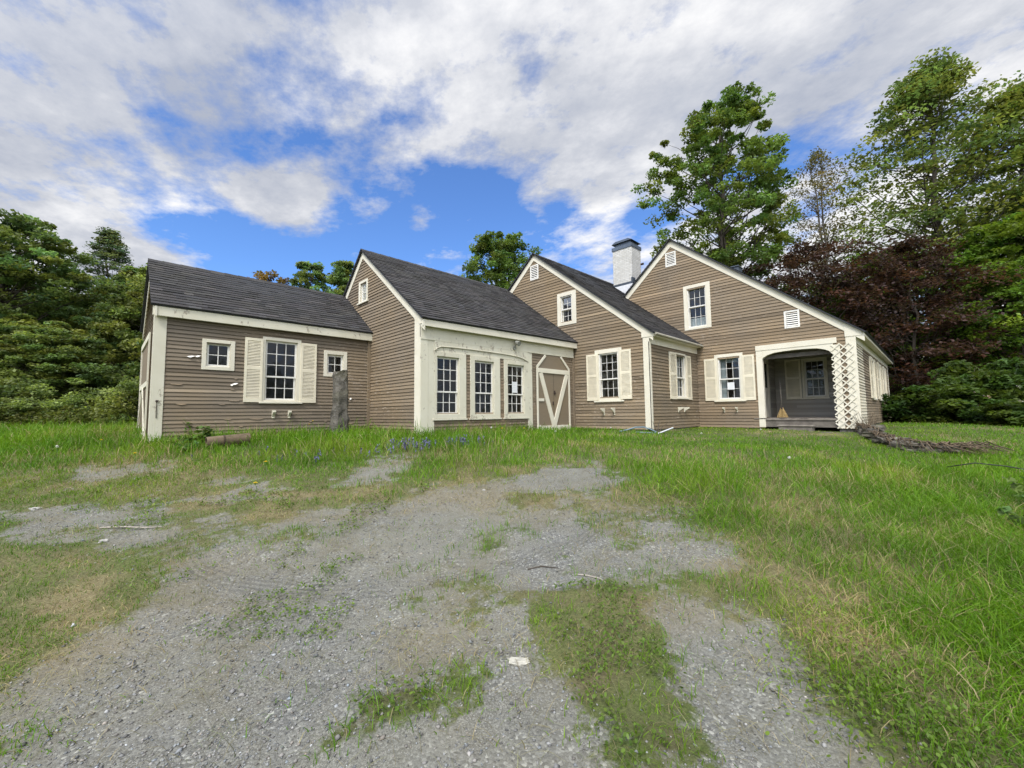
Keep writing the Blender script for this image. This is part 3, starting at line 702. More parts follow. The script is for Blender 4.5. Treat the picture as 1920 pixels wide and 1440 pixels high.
# ---------------------------------------------------------------- ground, driveway
MAIN=[(-1.5,-1.0),(-1.83,1.2),(-2.01,1.71),(-2.59,2.18),(-2.43,2.33),(-2.28,2.76),(-2.57,3.24),(-3.53,3.59),(-4.48,3.82),(-4.87,4.01),(-5.28,4.35),(-4.71,4.43),(-3.3,4.14),(-2.39,3.93),(-1.99,4.35),(-1.22,4.76),(-0.42,5.34),(0.28,5.72),(0.4,6.5),(1.42,6.62),(1.38,5.49),(1.31,4.77),(1.86,4.51),(1.84,3.98),(1.78,3.37),(1.52,3.08),(1.14,3.2),(0.91,2.98),(1.09,2.62),(1.36,2.42),(1.4,2.13),(1.36,1.88),(1.30,1.2),(1.25,-1.0)]
STRIP=[(0.12,2.79),(0.48,3.05),(0.84,2.85),(0.81,2.47),(0.79,2.01),(0.72,1.6),(0.6,1.0),(0.36,1.0),(0.34,1.65),(0.26,1.92),(0.21,2.26),(0.14,2.53)]
PA=[(-0.7,1.99),(-0.43,2.09),(-0.17,2.09),(-0.18,1.9),(-0.49,1.79),(-0.56,1.66),(-0.67,1.75)]
PB=[(-0.11,4.84),(0.58,4.94),(0.53,4.34),(-0.07,4.26)]
def gravel(l, s):
    n = (fbm(l*1.7+3, s*1.7, 3, 5)-.5)*1.0; w = np.clip(s/4, .5, 1.3)
    m = sdpoly(MAIN, l, s)+n*.55*w
    st = sdpoly(STRIP, l, s)+n*.35; pa = sdpoly(PA, l, s)+n*.3; pb = sdpoly(PB, l, s)+n*.5
    n2 = (fbm(l*5.5, s*5.5, 23, 4)-.5); m = m+n2*.55*w
    g = sstep(-.34, .30, m)
    g = g*(1-.85*sstep(-.22,.2,st+n2*.4))*(1-.8*sstep(-.16,.14,pa+n2*.35))*(1-.8*sstep(-.2,.2,pb+n2*.5))
    patch = sstep(.52,.70, fbm(l*1.1+20, s*1.1+7, 17, 5)+.12*sstep(-.8,-2.4,l)+.06*sstep(4,5.5,s)+n2*.25)      # thin weedy patches in the drive
    bare = sstep(.56,.74,n2*.5+ fbm(l*.55+40, s*.8, 29, 4))*(l < -1.5)*(s < 7.2)*.8*(s > 3.3)
    return np.clip(np.maximum(g*(1-.55*patch*(s > 2.0)), bare), 0, 1)
def dryness(l, s):
    d = sstep(.45,.72, fbm(l*.8, s*1.1, 51, 4))*.6
    d = d + 1.0*np.exp(-(((l-1.9)/.45)**2+((s-2.55)/.75)**2))+.75*np.exp(-(((l-3.6)/.9)**2+((s-5.3)/.9)**2))+.7*np.exp(-(((l-2.7)/.5)**2+((s-4.0)/1.0)**2))
    d = d + .55*np.exp(-(((l+3.2)/1.6)**2+((s-2.9)/1.2)**2)) + .6*np.exp(-(((l+5.2)/1.8)**2+((s-5.6)/.9)**2))+.5*np.exp(-(((l-.45)/.25)**2+((s-2.25)/.22)**2))
    d = d + .5*np.exp(-(((l+1.6)/2.2)**2+((s-4.9)/.5)**2)) + .5*np.exp(-(((l-2.8)/1.6)**2+((s-7.2)/.7)**2))
    return np.clip(d*(.35+1.1*sstep(.3,.7,fbm(l*3.1, s*3.1, 57, 4))), 0, 1)

def geom(a0, a1, near, far):
    xs = [a0]
    while xs[-1] < a1: xs.append(xs[-1]+near)
    lo = [a0]; st = near
    while lo[-1] > -far: st *= 1.25; lo.append(lo[-1]-st)
    hi = [xs[-1]]; st = near
    while hi[-1] < far: st *= 1.25; hi.append(hi[-1]+st)
    return np.array(lo[:0:-1]+xs+hi[1:])
gl = geom(-9, 12, .07, 380); gs = geom(.6, 12.5, .06, 380)
Lg, Sg = np.meshgrid(gl, gs); Lf, Sf = Lg.ravel(), Sg.ravel()
Gf = gravel(Lf, Sf)*(np.abs(Lf) < 8)*(Sf < 8); Df = dryness(Lf, Sf)
near = np.exp(-(np.maximum(Sf-14,0)/10)**2-(np.maximum(np.abs(Lf)-20,0)/10)**2)
Zf = gz(Lf, Sf)+near*((fbm(Lf*1.1, Sf*1.1, 71, 4)-.5)*.07*(1-.5*Gf)+(fbm(Lf*6, Sf*6, 73, 3)-.5)*.022) + .030*(1-Gf)*near
Xw = Lf*SY+Sf*CY; Yw = -Lf*CY+Sf*SY
nl, ns = len(gl), len(gs)
idx = np.arange(nl*ns).reshape(ns, nl)
Q = np.stack([idx[:-1,:-1], idx[:-1,1:], idx[1:,1:], idx[1:,:-1]], -1).reshape(-1,4)
qg = Gf[Q].mean(1)
GM, nt, out = newmat('ground_soil_and_gravel'); N = NT(nt); P = N.obj()
at_ = N.n('SeparateColor'); N.l(N.attr(), at_.inputs[0]); Gm, Dm = at_.outputs[0], at_.outputs[1]
vo = N.n('TexVoronoi', Scale=85.0); N.l(P, vo.inputs['Vector']); vs = N.n('SeparateColor'); N.l(vo.outputs['Color'], vs.inputs[0])
vo2 = N.n('TexVoronoi', Scale=190.0); N.l(P, vo2.inputs['Vector']); vs2 = N.n('SeparateColor'); N.l(vo2.outputs['Color'], vs2.inputs[0])
peb = N.ramp(vs.outputs[0], [(0,(.10,.10,.098)),(.55,(.165,.166,.158)),(.9,(.235,.236,.226)),(1,(.40,.40,.37))])
peb2 = N.ramp(vs2.outputs[0], [(0,(.10,.10,.092)),(.6,(.165,.164,.15)),(1,(.27,.268,.25))])
fine_ = N.noise(P, 55, 4, .7); big = N.noise(P, .8, 4); med = N.noise(P, 3.5, 5, .65)
gr = N.mix(N.ramp(N.noise(P, 5, 3),[(.4,0),(.6,1)]), peb, peb2)
gr = N.mix(N.ramp(big,[(.35,.0),(.7,.55)]), gr, (.20,.195,.16))
gr = N.mix(N.ramp(med,[(.5,0),(.75,.55)]), gr, (.125,.115,.078))
gr = N.mix(N.math('MULTIPLY', Dm, .5), gr, (.21,.175,.115)); gr = N.mix(1.0, gr, (1.0,1.0,.955), 'MULTIPLY')
gr = N.mix(N.ramp(N.noise(P, 1.7, 6, .7),[(.52,0),(.68,.4)]), gr, N.mix(fine_, (.10,.088,.055), (.20,.175,.11)))
fine = N.ramp(N.noise(P, 60, 5, .75), [(.3,0),(.7,1)])
so = N.mix(fine, (.03,.05,.012), (.12,.15,.045)); so = N.mix(N.ramp(med,[(.45,0),(.7,.7)]), so, (.10,.085,.05))
so = N.mix(N.math('MULTIPLY', Dm, .75), so, N.mix(fine, (.13,.10,.055), (.33,.27,.16)))
edge = N.math('ADD', Gm, N.math('MULTIPLY', N.math('SUBTRACT', N.noise(P, 11, 6, .75), .5), 1.7))
c = N.mix(N.ramp(edge,[(.36,0),(.60,1)]), so, gr)
# tyre marks: curved ribs left in the fine gravel
sx = N.n('SeparateXYZ'); N.l(P, sx.inputs[0]); ctr = at(-1.2, 5.3)
flat_ = N.n('CombineXYZ'); N.l(sx.outputs[0], flat_.inputs[0]); N.l(sx.outputs[1], flat_.inputs[1])
wob = N.math('MULTIPLY', N.math('SUBTRACT', N.noise(P, 2.5, 3), .5), .10)
def ring(cl, cs, rad, half, pitch):
    x = N.n('VectorMath', operation='DISTANCE'); N.l(flat_.outputs[0], x.inputs[0]); x.inputs[1].default_value = at(cl, cs)
    rr_ = N.math('ADD', x.outputs['Value'], wob); band = N.ramp(N.math('DIVIDE', N.math('ABSOLUTE', N.math('SUBTRACT', rr_, rad)), half), [(.6,1),(1,0)])
    return N.math('MULTIPLY', N.math('ADD', N.math('MULTIPLY', N.math('SINE', N.math('MULTIPLY', rr_, 2*pi/pitch)), .5), .5), band)
def rub(cl, cs, rad, pitch, an):
    x = N.n('VectorMath', operation='DISTANCE'); N.l(flat_.outputs[0], x.inputs[0]); x.inputs[1].default_value = at(cl, cs)
    band = N.ramp(N.math('DIVIDE', N.math('ADD', x.outputs['Value'], wob), rad), [(.45,1),(1,0)])
    u_ = N.math('ADD', N.math('MULTIPLY', sx.outputs[0], cos(an)*2*pi/pitch), N.math('MULTIPLY', sx.outputs[1], sin(an)*2*pi/pitch))
    return N.math('MULTIPLY', N.math('ADD', N.math('MULTIPLY', N.math('SINE', N.math('ADD', u_, N.math('MULTIPLY', wob, 60))), .5), .5), band)
trk = N.math('MAXIMUM', ring(-1.2,5.3,2.42,.13,.048), N.math('MAXIMUM', rub(-.40,3.3,.24,.055,.9), N.math('MAXIMUM', rub(-.70,2.36,.16,.045,.5), rub(-.93,2.05,.14,.045,.4))))
trk = N.math('MULTIPLY', trk, N.math('MULTIPLY', Gm, N.ramp(N.noise(P, 4, 3),[(.3,.2),(.6,1)])))
c = N.mix(N.math('MULTIPLY', trk, .45), c, (.07,.07,.066))
hgt = N.math('ADD', N.math('MULTIPLY', trk, -.8), N.math('ADD', N.math('MULTIPLY', vo.outputs['Distance'], -.8), N.math('MULTIPLY', fine, .8)))
N.bsdf(out, c, .95, N.bump(hgt, .55, .012), .15)
def terrain(name, sel, label_kind):
    q = Q[sel]; u, inv = np.unique(q, return_inverse=True)
    co = np.stack([Xw[u], Yw[u], Zf[u]], 1)
    me = np_mesh(name, co, quads=inv.reshape(-1,4), col=np.stack([Gf[u], Df[u], np.zeros(len(u))], 1), smooth=True)
    me.materials.append(GM); o = bpy.data.objects.new(name, me); link(o); o['kind'] = 'structure'; return o
terrain('ground', qg < .5, 0); terrain('gravel_driveway', qg >= .5, 0)
def zat(l, s):
    """terrain height including its bumps"""
    near = np.exp(-(np.maximum(s-14,0)/10)**2-(np.maximum(np.abs(l)-20,0)/10)**2); G_ = gravel(l, s)*(np.abs(l) < 8)*(s < 8)
    return gz(l, s)+near*((fbm(l*1.1, s*1.1, 71, 4)-.5)*.07*(1-.5*G_)+(fbm(l*6, s*6, 73, 3)-.5)*.022)+.030*(1-G_)*near

# ---------------------------------------------------------------- loose gravel stones
def scatter(n, s0, s1, spread=1.32, p=1.0):
    s = (rng.random(n)**p)*(s1-s0)+s0; l = (rng.random(n)*2-1)*spread*(s+.25); return l, s
def stones():
    n = 100000; s = .5+rng.random(n)**1.5*5.0; l = (rng.random(n)*2-1)*1.32*(s+.5)
    g = gravel(l, s); k = rng.random(n) < g*(.35+.65*sstep(.35,.65,fbm(l*1.3, s*1.3, 91, 3))); l, s = l[k], s[k]; n = len(l)
    r = np.clip(np.exp(rng.normal(-5.3, .42, n)), .0028, .017)
    base = np.array([(1,0,0),(0,1,0),(-1,0,0),(0,-1,0),(0,0,1),(0,0,-1)], float)
    V = base[None]*(1+rng.normal(0,.22,(n,6,3))); V = V+rng.normal(0,.16,(n,6,3))
    V[:,:,2] *= .55; an = rng.random(n)*6.28; ca, sa = np.cos(an)[:,None], np.sin(an)[:,None]
    X = (V[:,:,0]*ca-V[:,:,1]*sa*.75)*r[:,None]; Y = (V[:,:,0]*sa+V[:,:,1]*ca*.75)*r[:,None]; Z = V[:,:,2]*r[:,None]
    x, y = l*SY+s*CY, -l*CY+s*SY; z = zat(l, s)
    co = np.stack([X+x[:,None], Y+y[:,None], Z+z[:,None]+r[:,None]*.18], 2).reshape(-1,3)
    T = np.array([(0,1,4),(1,2,4),(2,3,4),(3,0,4),(1,0,5),(2,1,5),(3,2,5),(0,3,5)])
    tri = (T[None]+(np.arange(n)*6)[:,None,None]).reshape(-1,3)
    v = np.clip(np.exp(rng.normal(-1.72,.33,n)),.08,.5); tint = rng.normal(0,.05,(n,1))
    col = np.repeat(np.concatenate([v[:,None]*(1+tint+.01), v[:,None], v[:,None]*(1-tint-.04)],1), 6, 0)
    me = np_mesh('loose_gravel', co, tris=tri, col=col)
    m, nt, out = newmat('gravel_stone'); N = NT(nt); N.bsdf(out, N.attr(), .85, None, .25); me.materials.append(m)
    o = bpy.data.objects.new('loose_gravel', me); link(o); tag(o, 'loose grey crushed stone lying on the driveway', 'gravel', kind='stuff')
stones()

# ---------------------------------------------------------------- grass
def in_house(l, s):
    x = l*SY+s*CY; y = -l*CY+s*SY
    return ((x > xA0-.02) & (x < xB0) & (y > yA-.02) & (y < 13.6)) | ((x > xB0-.02) & (x < xC0) & (y > yB-.02) & (y < 13.6)) | \
           ((x > xC0-.02) & (x < xD0) & (y > yC-.02) & (y < 13)) | ((x > xD0-.03) & (x < xD1) & (y > yD-.02) & (y < 9.3)) | ((x > xD0-.35) & (x < xD0) & (y > 2.2) & (y < 3.15))
def gheight(l, s):
    h = .060+.07*fbm(l*.9, s*.9, 31, 3)
    h = h + .15*sstep(5.9,7.6,s+.6*fbm(l,s,33,2)-.2)*sstep(1.6,-.6,l)*(.55+.8*fbm(l*1.5,s*1.5,35,3))      # tall growth before the low wing
    h = h + .06*sstep(1.7,2.4,l)*sstep(7.0,5.0,s) + .10*np.exp(-(((l-2.35)/.55)**2+((s-4.9)/.8)**2)) + .10*sstep(2.3,3.2,l)*sstep(4.2,2.6,s)
    h = h + .05*sstep(9,12,s)*sstep(2,0,l); h = h*(1-.45*sstep(2.5,4,l)*sstep(7.5,9,s)); h = h*(1-.6*np.exp(-(((l+4.6)/.5)**2+((s-7.15)/.35)**2)))*(1-.7*np.exp(-(((l-7.9)/.9)**2+((s-10.2)/.7)**2)))
    dry = dryness(l, s); g = gravel(l, s)*(s < 8)
    left = sstep(-1.2,-2.6,l)*sstep(6.6,5.2,s)
    h = h*(1-.38*sstep(-.15,.1,sdpoly(STRIP,l,s)))
    return h*(1-.5*left)*(1-.45*g)*(1-.35*np.clip(dry,0,1)*(s < 4.5))
def blades(name, l, s, hs, wid, lean, cols, label, cat):
    n = len(l); x, y = l*SY+s*CY, -l*CY+s*SY; z = zat(l, s)-.01
    an = rng.random(n)*2*pi; dx, dy = np.cos(an), np.sin(an)
    fa = rng.random(n)*2*pi; wx, wy = np.cos(fa)*wid/2, np.sin(fa)*wid/2
    le = lean*hs
    V = np.zeros((n,7,3))
    for k, (t, w, bend) in enumerate(((0,1,.0),(.4,.9,.16),(.75,.62,.52))):
        cx, cy, cz = x+dx*le*bend, y+dy*le*bend, z+hs*(t-.22*bend*np.minimum(lean,1.5))
        V[:,2*k,0], V[:,2*k,1], V[:,2*k,2] = cx-wx*w, cy-wy*w, cz
        V[:,2*k+1,0], V[:,2*k+1,1], V[:,2*k+1,2] = cx+wx*w, cy+wy*w, cz
    V[:,6,0], V[:,6,1], V[:,6,2] = x+dx*le, y+dy*le, z+hs*np.maximum(.10,(1-.36*np.minimum(lean,2.3)))
    b = (np.arange(n)*7)[:,None]
    q = np.concatenate([b+np.array([[0,1,3,2]]), b+np.array([[2,3,5,4]])], 0); t = b+np.array([[4,5,6]])
    me = np_mesh(name, V.reshape(-1,3), quads=q, tris=t, col=np.repeat(cols, 7, 0)); me.materials.append(BLADE)
    o = bpy.data.objects.new(name, me); link(o); tag(o, label, cat, kind='stuff'); return o
def grass():
    L, S_, = [], []
    for (s0,s1,dens) in ((1.45,2.6,3600),(2.6,4.2,2300),(4.2,6.5,1250),(6.5,9.5,640),(9.5,14,260),(14,24,75)):
        area = 1.32*((s1+.3)**2-(s0+.3)**2); n = int(area*dens)
        s = np.sqrt(rng.random(n)*((s1+.3)**2-(s0+.3)**2)+(s0+.3)**2)-.3; l = (rng.random(n)*2-1)*1.32*(s+.3)
        L.append(l); S_.append(s)
    for (n, l0, l1, s0, s1) in ((26000,1.9,7.5,.2,2.6),(15000,3.6,9.5,2.6,5.5),(12000,7.5,14,5.5,10),(5000,0,2.2,.3,1.45)):      # beside and behind the picture's edges
        for sg in (-1, 1):
            L.append(sg*(l0+(l1-l0)*rng.random(n))); S_.append(s0+(s1-s0)*rng.random(n))
    l, s = np.concatenate(L), np.concatenate(S_)
    g = gravel(l, s)*(np.abs(l) < 8)*(s < 8); d = dryness(l, s)
    clump = fbm(l*5, s*5, 61, 3)
    keep = (1-g)**1.25*(.25+.9*sstep(.32,.6,clump+.25*(s > 6)+.2*(l > 1.5)))*(1-.45*d*(l < 1))*(1+1.2*sstep(-1.0,-2.4,l)*sstep(7,5.5,s))*(1-.35*sstep(-.15,.1,sdpoly(STRIP,l,s)))
    keep = np.maximum(keep, .07*(clump > .58)*g)
    k = (rng.random(len(l)) < keep) & ~in_house(l, s); l, s, g, d = l[k], s[k], g[k], d[k]; n = len(l)
    h = gheight(l, s)*np.exp(rng.normal(0,.28,n)); wid = np.maximum(.0042, .00115*s)*rng.uniform(.7,1.3,n)
    lean = np.abs(rng.normal(.6,.4,n))+.55*(l > 1.6)*(s < 5)*rng.random(n)
    v = rng.random(n)[:,None]; tone = fbm(l*.7, s*.7, 81, 3)[:,None]
    ga, gb, gc = np.array([[.062,.160,.006]]), np.array([[.140,.265,.012]]), np.array([[.215,.285,.022]])
    col = ga*(1-v)+gb*v; col = col*(.8+.5*tone); warm = sstep(.5,.75,fbm(l*.6+9, s*.6, 83, 3))[:,None]; col = col*(1-.5*warm)+gc*.5*warm
    dead = rng.random(n) < (.05+.42*d); col[dead] = (np.array([[.36,.30,.17]])*rng.uniform(.6,1.15,(n,1)))[dead]
    print('blades', n)
    blades('grass', l, s, h, wid, lean, col, 'long unmown green grass covering the yard and lawn', 'grass')
    # flattened straw
    n = 150000; l, s = scatter(n, 1.45, 8.5, 1.32, .9); d = dryness(l, s)
    k = (rng.random(n) < d*.8*(1-.55*gravel(l, s)*(s < 8))+.05+.16*sstep(.42,.62,fbm(l*1.6,s*1.6,37,4))*gravel(l,s)) & ~in_house(l, s); l, s = l[k], s[k]; n = len(l)
    col = np.array([[.33,.27,.15]])*rng.uniform(.4,1.2,(n,1)); col[:,0] *= rng.uniform(.75,1.05,n)
    blades('dry_straw', l, s, rng.uniform(.025,.10,n), np.maximum(.0026,.0009*s)*rng.uniform(.7,1.2,n), rng.uniform(1.2,2.6,n), col, 'pale dead grass lying flat in patches over the yard', 'straw')
grass()
def leaflets(l, s, z, size, col, tilt=.5):
    """small round-ish leaves lying near horizontal"""
    n = len(l); x, y = l*SY+s*CY, -l*CY+s*SY; an = rng.random(n)*6.28
    nx, ny = rng.normal(0,tilt,n), rng.normal(0,tilt,n)
    ring = [(1,0),(.4,.62),(-.5,.55),(-.9,0),(-.5,-.55),(.4,-.62)]; V = np.zeros((n,6,3))
    for k, (a, b) in enumerate(ring):
        px, py = (a*np.cos(an)-b*np.sin(an))*size, (a*np.sin(an)+b*np.cos(an))*size
        V[:,k,0], V[:,k,1], V[:,k,2] = x+px, y+py, z+nx*px+ny*py
    b = (np.arange(n)*6)[:,None]; q = np.concatenate([b+np.array([[0,1,2,3]]), b+np.array([[0,3,4,5]])],0)
    return V.reshape(-1,3), q, np.repeat(col, 6, 0)
def clover():
    n = 150000; l, s = scatter(n, 1.45, 5.2, 1.3, .9)
    st = np.maximum(sstep(-.05,.12,sdpoly(STRIP,l,s)), sstep(-.05,.1,sdpoly(PA,l,s)))
    rt = np.exp(-(((l-1.62)/.28)**2+((s-1.9)/.45)**2)) + .8*np.exp(-(((l-2.6)/.5)**2+((s-1.9)/.4)**2))+.5*sstep(.55,.66,fbm(l*2,s*2,95,3))*(l < -1)*(s > 2.4)+.6*np.exp(-(((l-1.75)/.3)**2+((s-4.5)/.6)**2))
    k = rng.random(n) < np.clip((st*.5*sstep(.40,.55,fbm(l*3.5,s*3.5,97,3))+rt*.9),0,1); l, s = l[k], s[k]; n = len(l)
    z = zat(l, s)+rng.uniform(.012,.05,n)
    col = np.array([[.085,.145,.022]])*rng.uniform(.65,1.5,(n,1))+np.array([[.03,.02,0]])*rng.random((n,1))
    co, q, c = leaflets(l, s, z, np.maximum(.008,.0021*s)*rng.uniform(.7,1.3,n), col)
    me = np_mesh('clover', co, quads=q, col=c); me.materials.append(BLADE); o = bpy.data.objects.new('clover', me); link(o)
    tag(o, 'low clover and weeds creeping over the gravel drive', 'ground cover', kind='stuff')
    # bugle flowers: small violet spikes in the grass
    l, s = [], []
    for (cl, cs, rl, rs, m) in ((-1.95,7.25,.22,.14,34),(-1.55,7.2,.1,.1,20),(-.95,7.5,.30,.12,36),(-2.7,6.55,.8,.2,18)):
        l.append(rng.normal(cl,rl,m)); s.append(rng.normal(cs,rs,m))
    l, s = np.concatenate(l), np.concatenate(s); n = len(l); rep = 7
    zz = zat(l,s)[:,None]+.03+.014*np.arange(rep)[None]+rng.uniform(0,.1,(n,1)); lr, sr = np.repeat(l,rep)+rng.normal(0,.008,n*rep), np.repeat(s,rep)+rng.normal(0,.008,n*rep)
    col = np.array([[.15,.145,.31]])*rng.uniform(.6,1.5,(n*rep,1)); co, q, c = leaflets(lr, sr, zz.ravel(), np.full(n*rep,.014), col, .8)
    me = np_mesh('violet_flowers', co, quads=q, col=c); me.materials.append(BLADE); o = bpy.data.objects.new('violet_flowers', me); link(o)
    tag(o, 'small violet-blue flower spikes in the grass before the carriage bay', 'wildflowers', kind='stuff')
clover()

# ---------------------------------------------------------------- trees
def leaf_cloud(cent, rad, per, size, base, r, flat=.6, var=.3, horiz=.55):
    """many small leaf faces gathered in clumps; cent (m,3), rad (m,)"""
    m = len(cent); n = m*per; c = np.repeat(cent, per, 0); R = np.repeat(rad, per)
    d = r.normal(0,1,(n,3)); d /= np.linalg.norm(d,axis=1)[:,None]+1e-9
    d *= (r.random(n)**.45)[:,None]; d[:,2] = d[:,2]*flat+.0
    p = c+d*R[:,None]
    nr = r.normal(0,1,(n,3)); nr[:,2] = np.abs(nr[:,2])+horiz; nr /= np.linalg.norm(nr,axis=1)[:,None]
    t = np.cross(nr, r.normal(0,1,(n,3))); t /= np.linalg.norm(t,axis=1)[:,None]+1e-9; b = np.cross(nr, t)
    s = (size*r.uniform(.6,1.3,n))[:,None]
    V = np.stack([p-t*s*.62, p+b*s*.36+nr*s*.06, p+t*s*.62-nr*s*.1, p-b*s*.36+nr*s*.06], 1).reshape(-1,3)
    q = np.arange(n*4).reshape(-1,4)
    cb = np.repeat(np.clip(1+r.normal(0,var,m),.55,1.7), per)*np.clip(1+r.normal(0,.16,n),.6,1.5)
    warm = np.repeat(r.random(m), per)
    col = np.array(base)[None]*cb[:,None]*np.stack([.85+.45*warm, np.ones(n), 1.05-.35*warm],1)
    return V, q, np.repeat(col, 4, 0)
def profile(kind, t):
    if kind == 'round': return np.sqrt(np.clip(1-((t-.45)/.58)**2, .02, 1))
    if kind == 'tall': return np.clip(np.sin(pi*np.clip(t*.92+.10,0,1))**.7, .05, 1)
    if kind == 'cone': return np.clip(1.02-t, .04, 1)**.85
    if kind == 'spread': return np.clip(.55+.6*np.sin(pi*np.clip(t*1.05,0,1))-.35*t, .12, 1)
    return np.ones_like(t)
def tree(name, loc, H, R, label, cat='tree', group=None, kind='round', base=(.05,.10,.022), cb=.2, m=150, per=170, size=.2, crs=.2, flat=.6, seed=1,
         trunk_r=None, horiz=.55, shell=.55, trunks=1, lean=(0,0), leafmat=None, bark=None, limbs=90, var=.28):
    r = np.random.default_rng(seed); root = empty(name, loc, label, cat, group); L0 = np.array(loc)
    tr = trunk_r or H*.017
    t = r.random(m)**.9; ang = r.random(m)*2*pi; rr = R*profile(kind, t)*(shell+(1-shell)*r.random(m)**.6)*r.uniform(.72,1.06,m)
    lob = 1+.18*np.sin(ang*3+seed)+.12*np.sin(ang*5+seed*2.1+t*6); rr = rr*lob
    inner = r.random(m) < .22; rr[inner] *= r.random(inner.sum())
    z = H*cb+(H*(1-cb))*t*.97
    cen = np.stack([np.cos(ang)*rr+lean[0]*t, np.sin(ang)*rr+lean[1]*t, z],1)
    rad = R*crs*r.uniform(.65,1.3,m)*(.75+.35*(1-t))
    V, q, c = leaf_cloud(cen, rad, per, size, base, r, flat, var, horiz)
    me = np_mesh('crown', V, quads=q, col=c); me.materials.append(leafmat or LEAF); o = bpy.data.objects.new('crown', me); link(o, root)
    b = MB(); b.cc = .9
    for k in range(trunks):
        ox, oy = (0,0) if trunks == 1 else (r.normal(0,.12*R*.5), r.normal(0,.12*R*.5)); px = []
        for i in range(9):
            u = i/8; px.append(L0+np.array([ox+lean[0]*u*.8+r.normal(0,.012*H*(u > .1)), oy+lean[1]*u*.8+r.normal(0,.012*H*(u > .1)), -.3+u*(H*.93+.3)]))
        b.tube(px, [tr*(1.25 if i == 0 else 1)*(1-.88*(i/8)**.9) for i in range(9)], 8)
        sel = r.choice(m, min(limbs//trunks, m), replace=False)
        for j in sel:
            e = L0+cen[j]; hz = np.clip(cen[j][2]-L0[2]*0-np.hypot(cen[j][0],cen[j][1])*r.uniform(.45,.95), H*cb*.6, H*.9); u = (hz+.3)/(H*.93+.3)*8
            i0 = int(min(u,7)); s0 = px[i0]+(px[i0+1]-px[i0])*(u-i0); mid = s0*.45+e*.55+np.array([r.normal(0,.05*R),r.normal(0,.05*R),-.05*R])
            q1 = s0*.75+mid*.25+np.array([0,0,.02*R]); rb = max(.012, tr*.30*(1-.75*hz/H))
            b.tube([s0,q1,mid,mid*.5+e*.5+np.array([0,0,.03*R]),e],[rb,rb*.8,rb*.55,rb*.35,rb*.12],5,cap=False)
    b.build('trunk', bark or BARK, root, smooth=True, normals=False); return root
def tcopy(src, loc, label, scale, rot, group=None):
    o = src.copy(); C.objects.link(o); o.location = loc; o['label'] = label; o.scale = scale; o.rotation_euler = (0,0,rot)
    if group: o['group'] = group
    for ch in src.children:
        c = ch.copy(); C.objects.link(c); c.parent = o
    return o
GREEN, LGREEN, DGREEN = (.052,.098,.022), (.085,.135,.03), (.030,.060,.016)
def gl_(l, s): return at(l, s, float(gz(l,s))-.1)
# right hand group
tree('maple_tree', gl_(16.0,30), 24.0, 5.5, 'tall full green maple rising behind the tallest gable', kind='round', base=(.12,.185,.055), cb=.28, m=560, per=80, size=.21, crs=.12, seed=3, trunk_r=.40, limbs=150, shell=.5)
tree('bare_tree', gl_(25.6,33), 22.4, 3.7, 'thin see-through tree with sparse new leaves and pale forked stems between the two big trees', kind='tall', base=(.16,.15,.085), cb=.28, m=520, per=15, size=.16, crs=.2, seed=8, trunk_r=.22, trunks=2, limbs=230, shell=.35, bark=mat_bark('pale_bark',(.17,.15,.13)))
tree('spreading_tree', gl_(29.8,28), 25.2, 6.8, 'huge layered green tree towering over the right side', kind='spread', base=(.15,.205,.08), cb=.34, m=520, per=50, size=.23, crs=.19, flat=.22, seed=12, trunk_r=.38, limbs=170, horiz=1.2, shell=.25)
tree('spreading_tree', gl_(34.5,27), 22.5, 6.0, 'layered green tree cut by the right edge of the picture', kind='spread', base=(.165,.22,.07), cb=.20, m=470, per=52, size=.23, crs=.19, flat=.24, seed=13, trunk_r=.34, limbs=130, horiz=1.2, shell=.25)
RED = (.060,.036,.038)
tree('copper_maple', gl_(18.0,25.5), 10.6, 4.9, 'dark maroon-leaved tree showing over the end of the main roof', group='copper-leaved trees', kind='round', base=RED, cb=.26, m=300, per=62, size=.16, crs=.19, flat=.38, seed=21, trunks=3, trunk_r=.15, limbs=140, horiz=1.0, shell=.3)
tree('copper_maple', gl_(22.2,23.0), 9.9, 4.6, 'dark maroon-leaved tree further right, under the huge layered tree', group='copper-leaved trees', kind='round', base=RED, cb=.14, m=330, per=75, size=.16, crs=.19, flat=.4, seed=22, trunks=3, trunk_r=.15, limbs=120, horiz=1.0, shell=.3)
und = tree('understory_tree', gl_(25.6,20.5), 8.0, 3.4, 'dark green bushy tree beyond the lawn behind the flowering shrubs', group='bushy trees beyond the right lawn', kind='round', base=(.11,.19,.035), cb=.05, m=260, per=95, size=.15, crs=.2, flat=.4, seed=31, trunks=2, trunk_r=.12, limbs=60, horiz=.9)
k = 0
for (l,s,sc,lb) in ((21.4,25.5,.8,'dark bushy tree just right of the far corner of the house'),(29.0,22.5,1.3,'tall dark bushy tree at the right edge behind the shrubs'),(22.6,27.0,1.15,'dark bushy tree deep in the shade behind the lawn'),(30,25,1.3,'dark bushy tree outside the lawn, far right'),(26.2,29,1.3,'dark bushy tree far back between the lawn and the copper trees'),(19.0,30.5,1.1,'dark bushy tree hidden low behind the main roof')):
    k += 1; tcopy(und, gl_(l,s), lb, (sc,sc,sc*(1+.06*(k%3))), k*1.3, 'bushy trees beyond the right lawn')
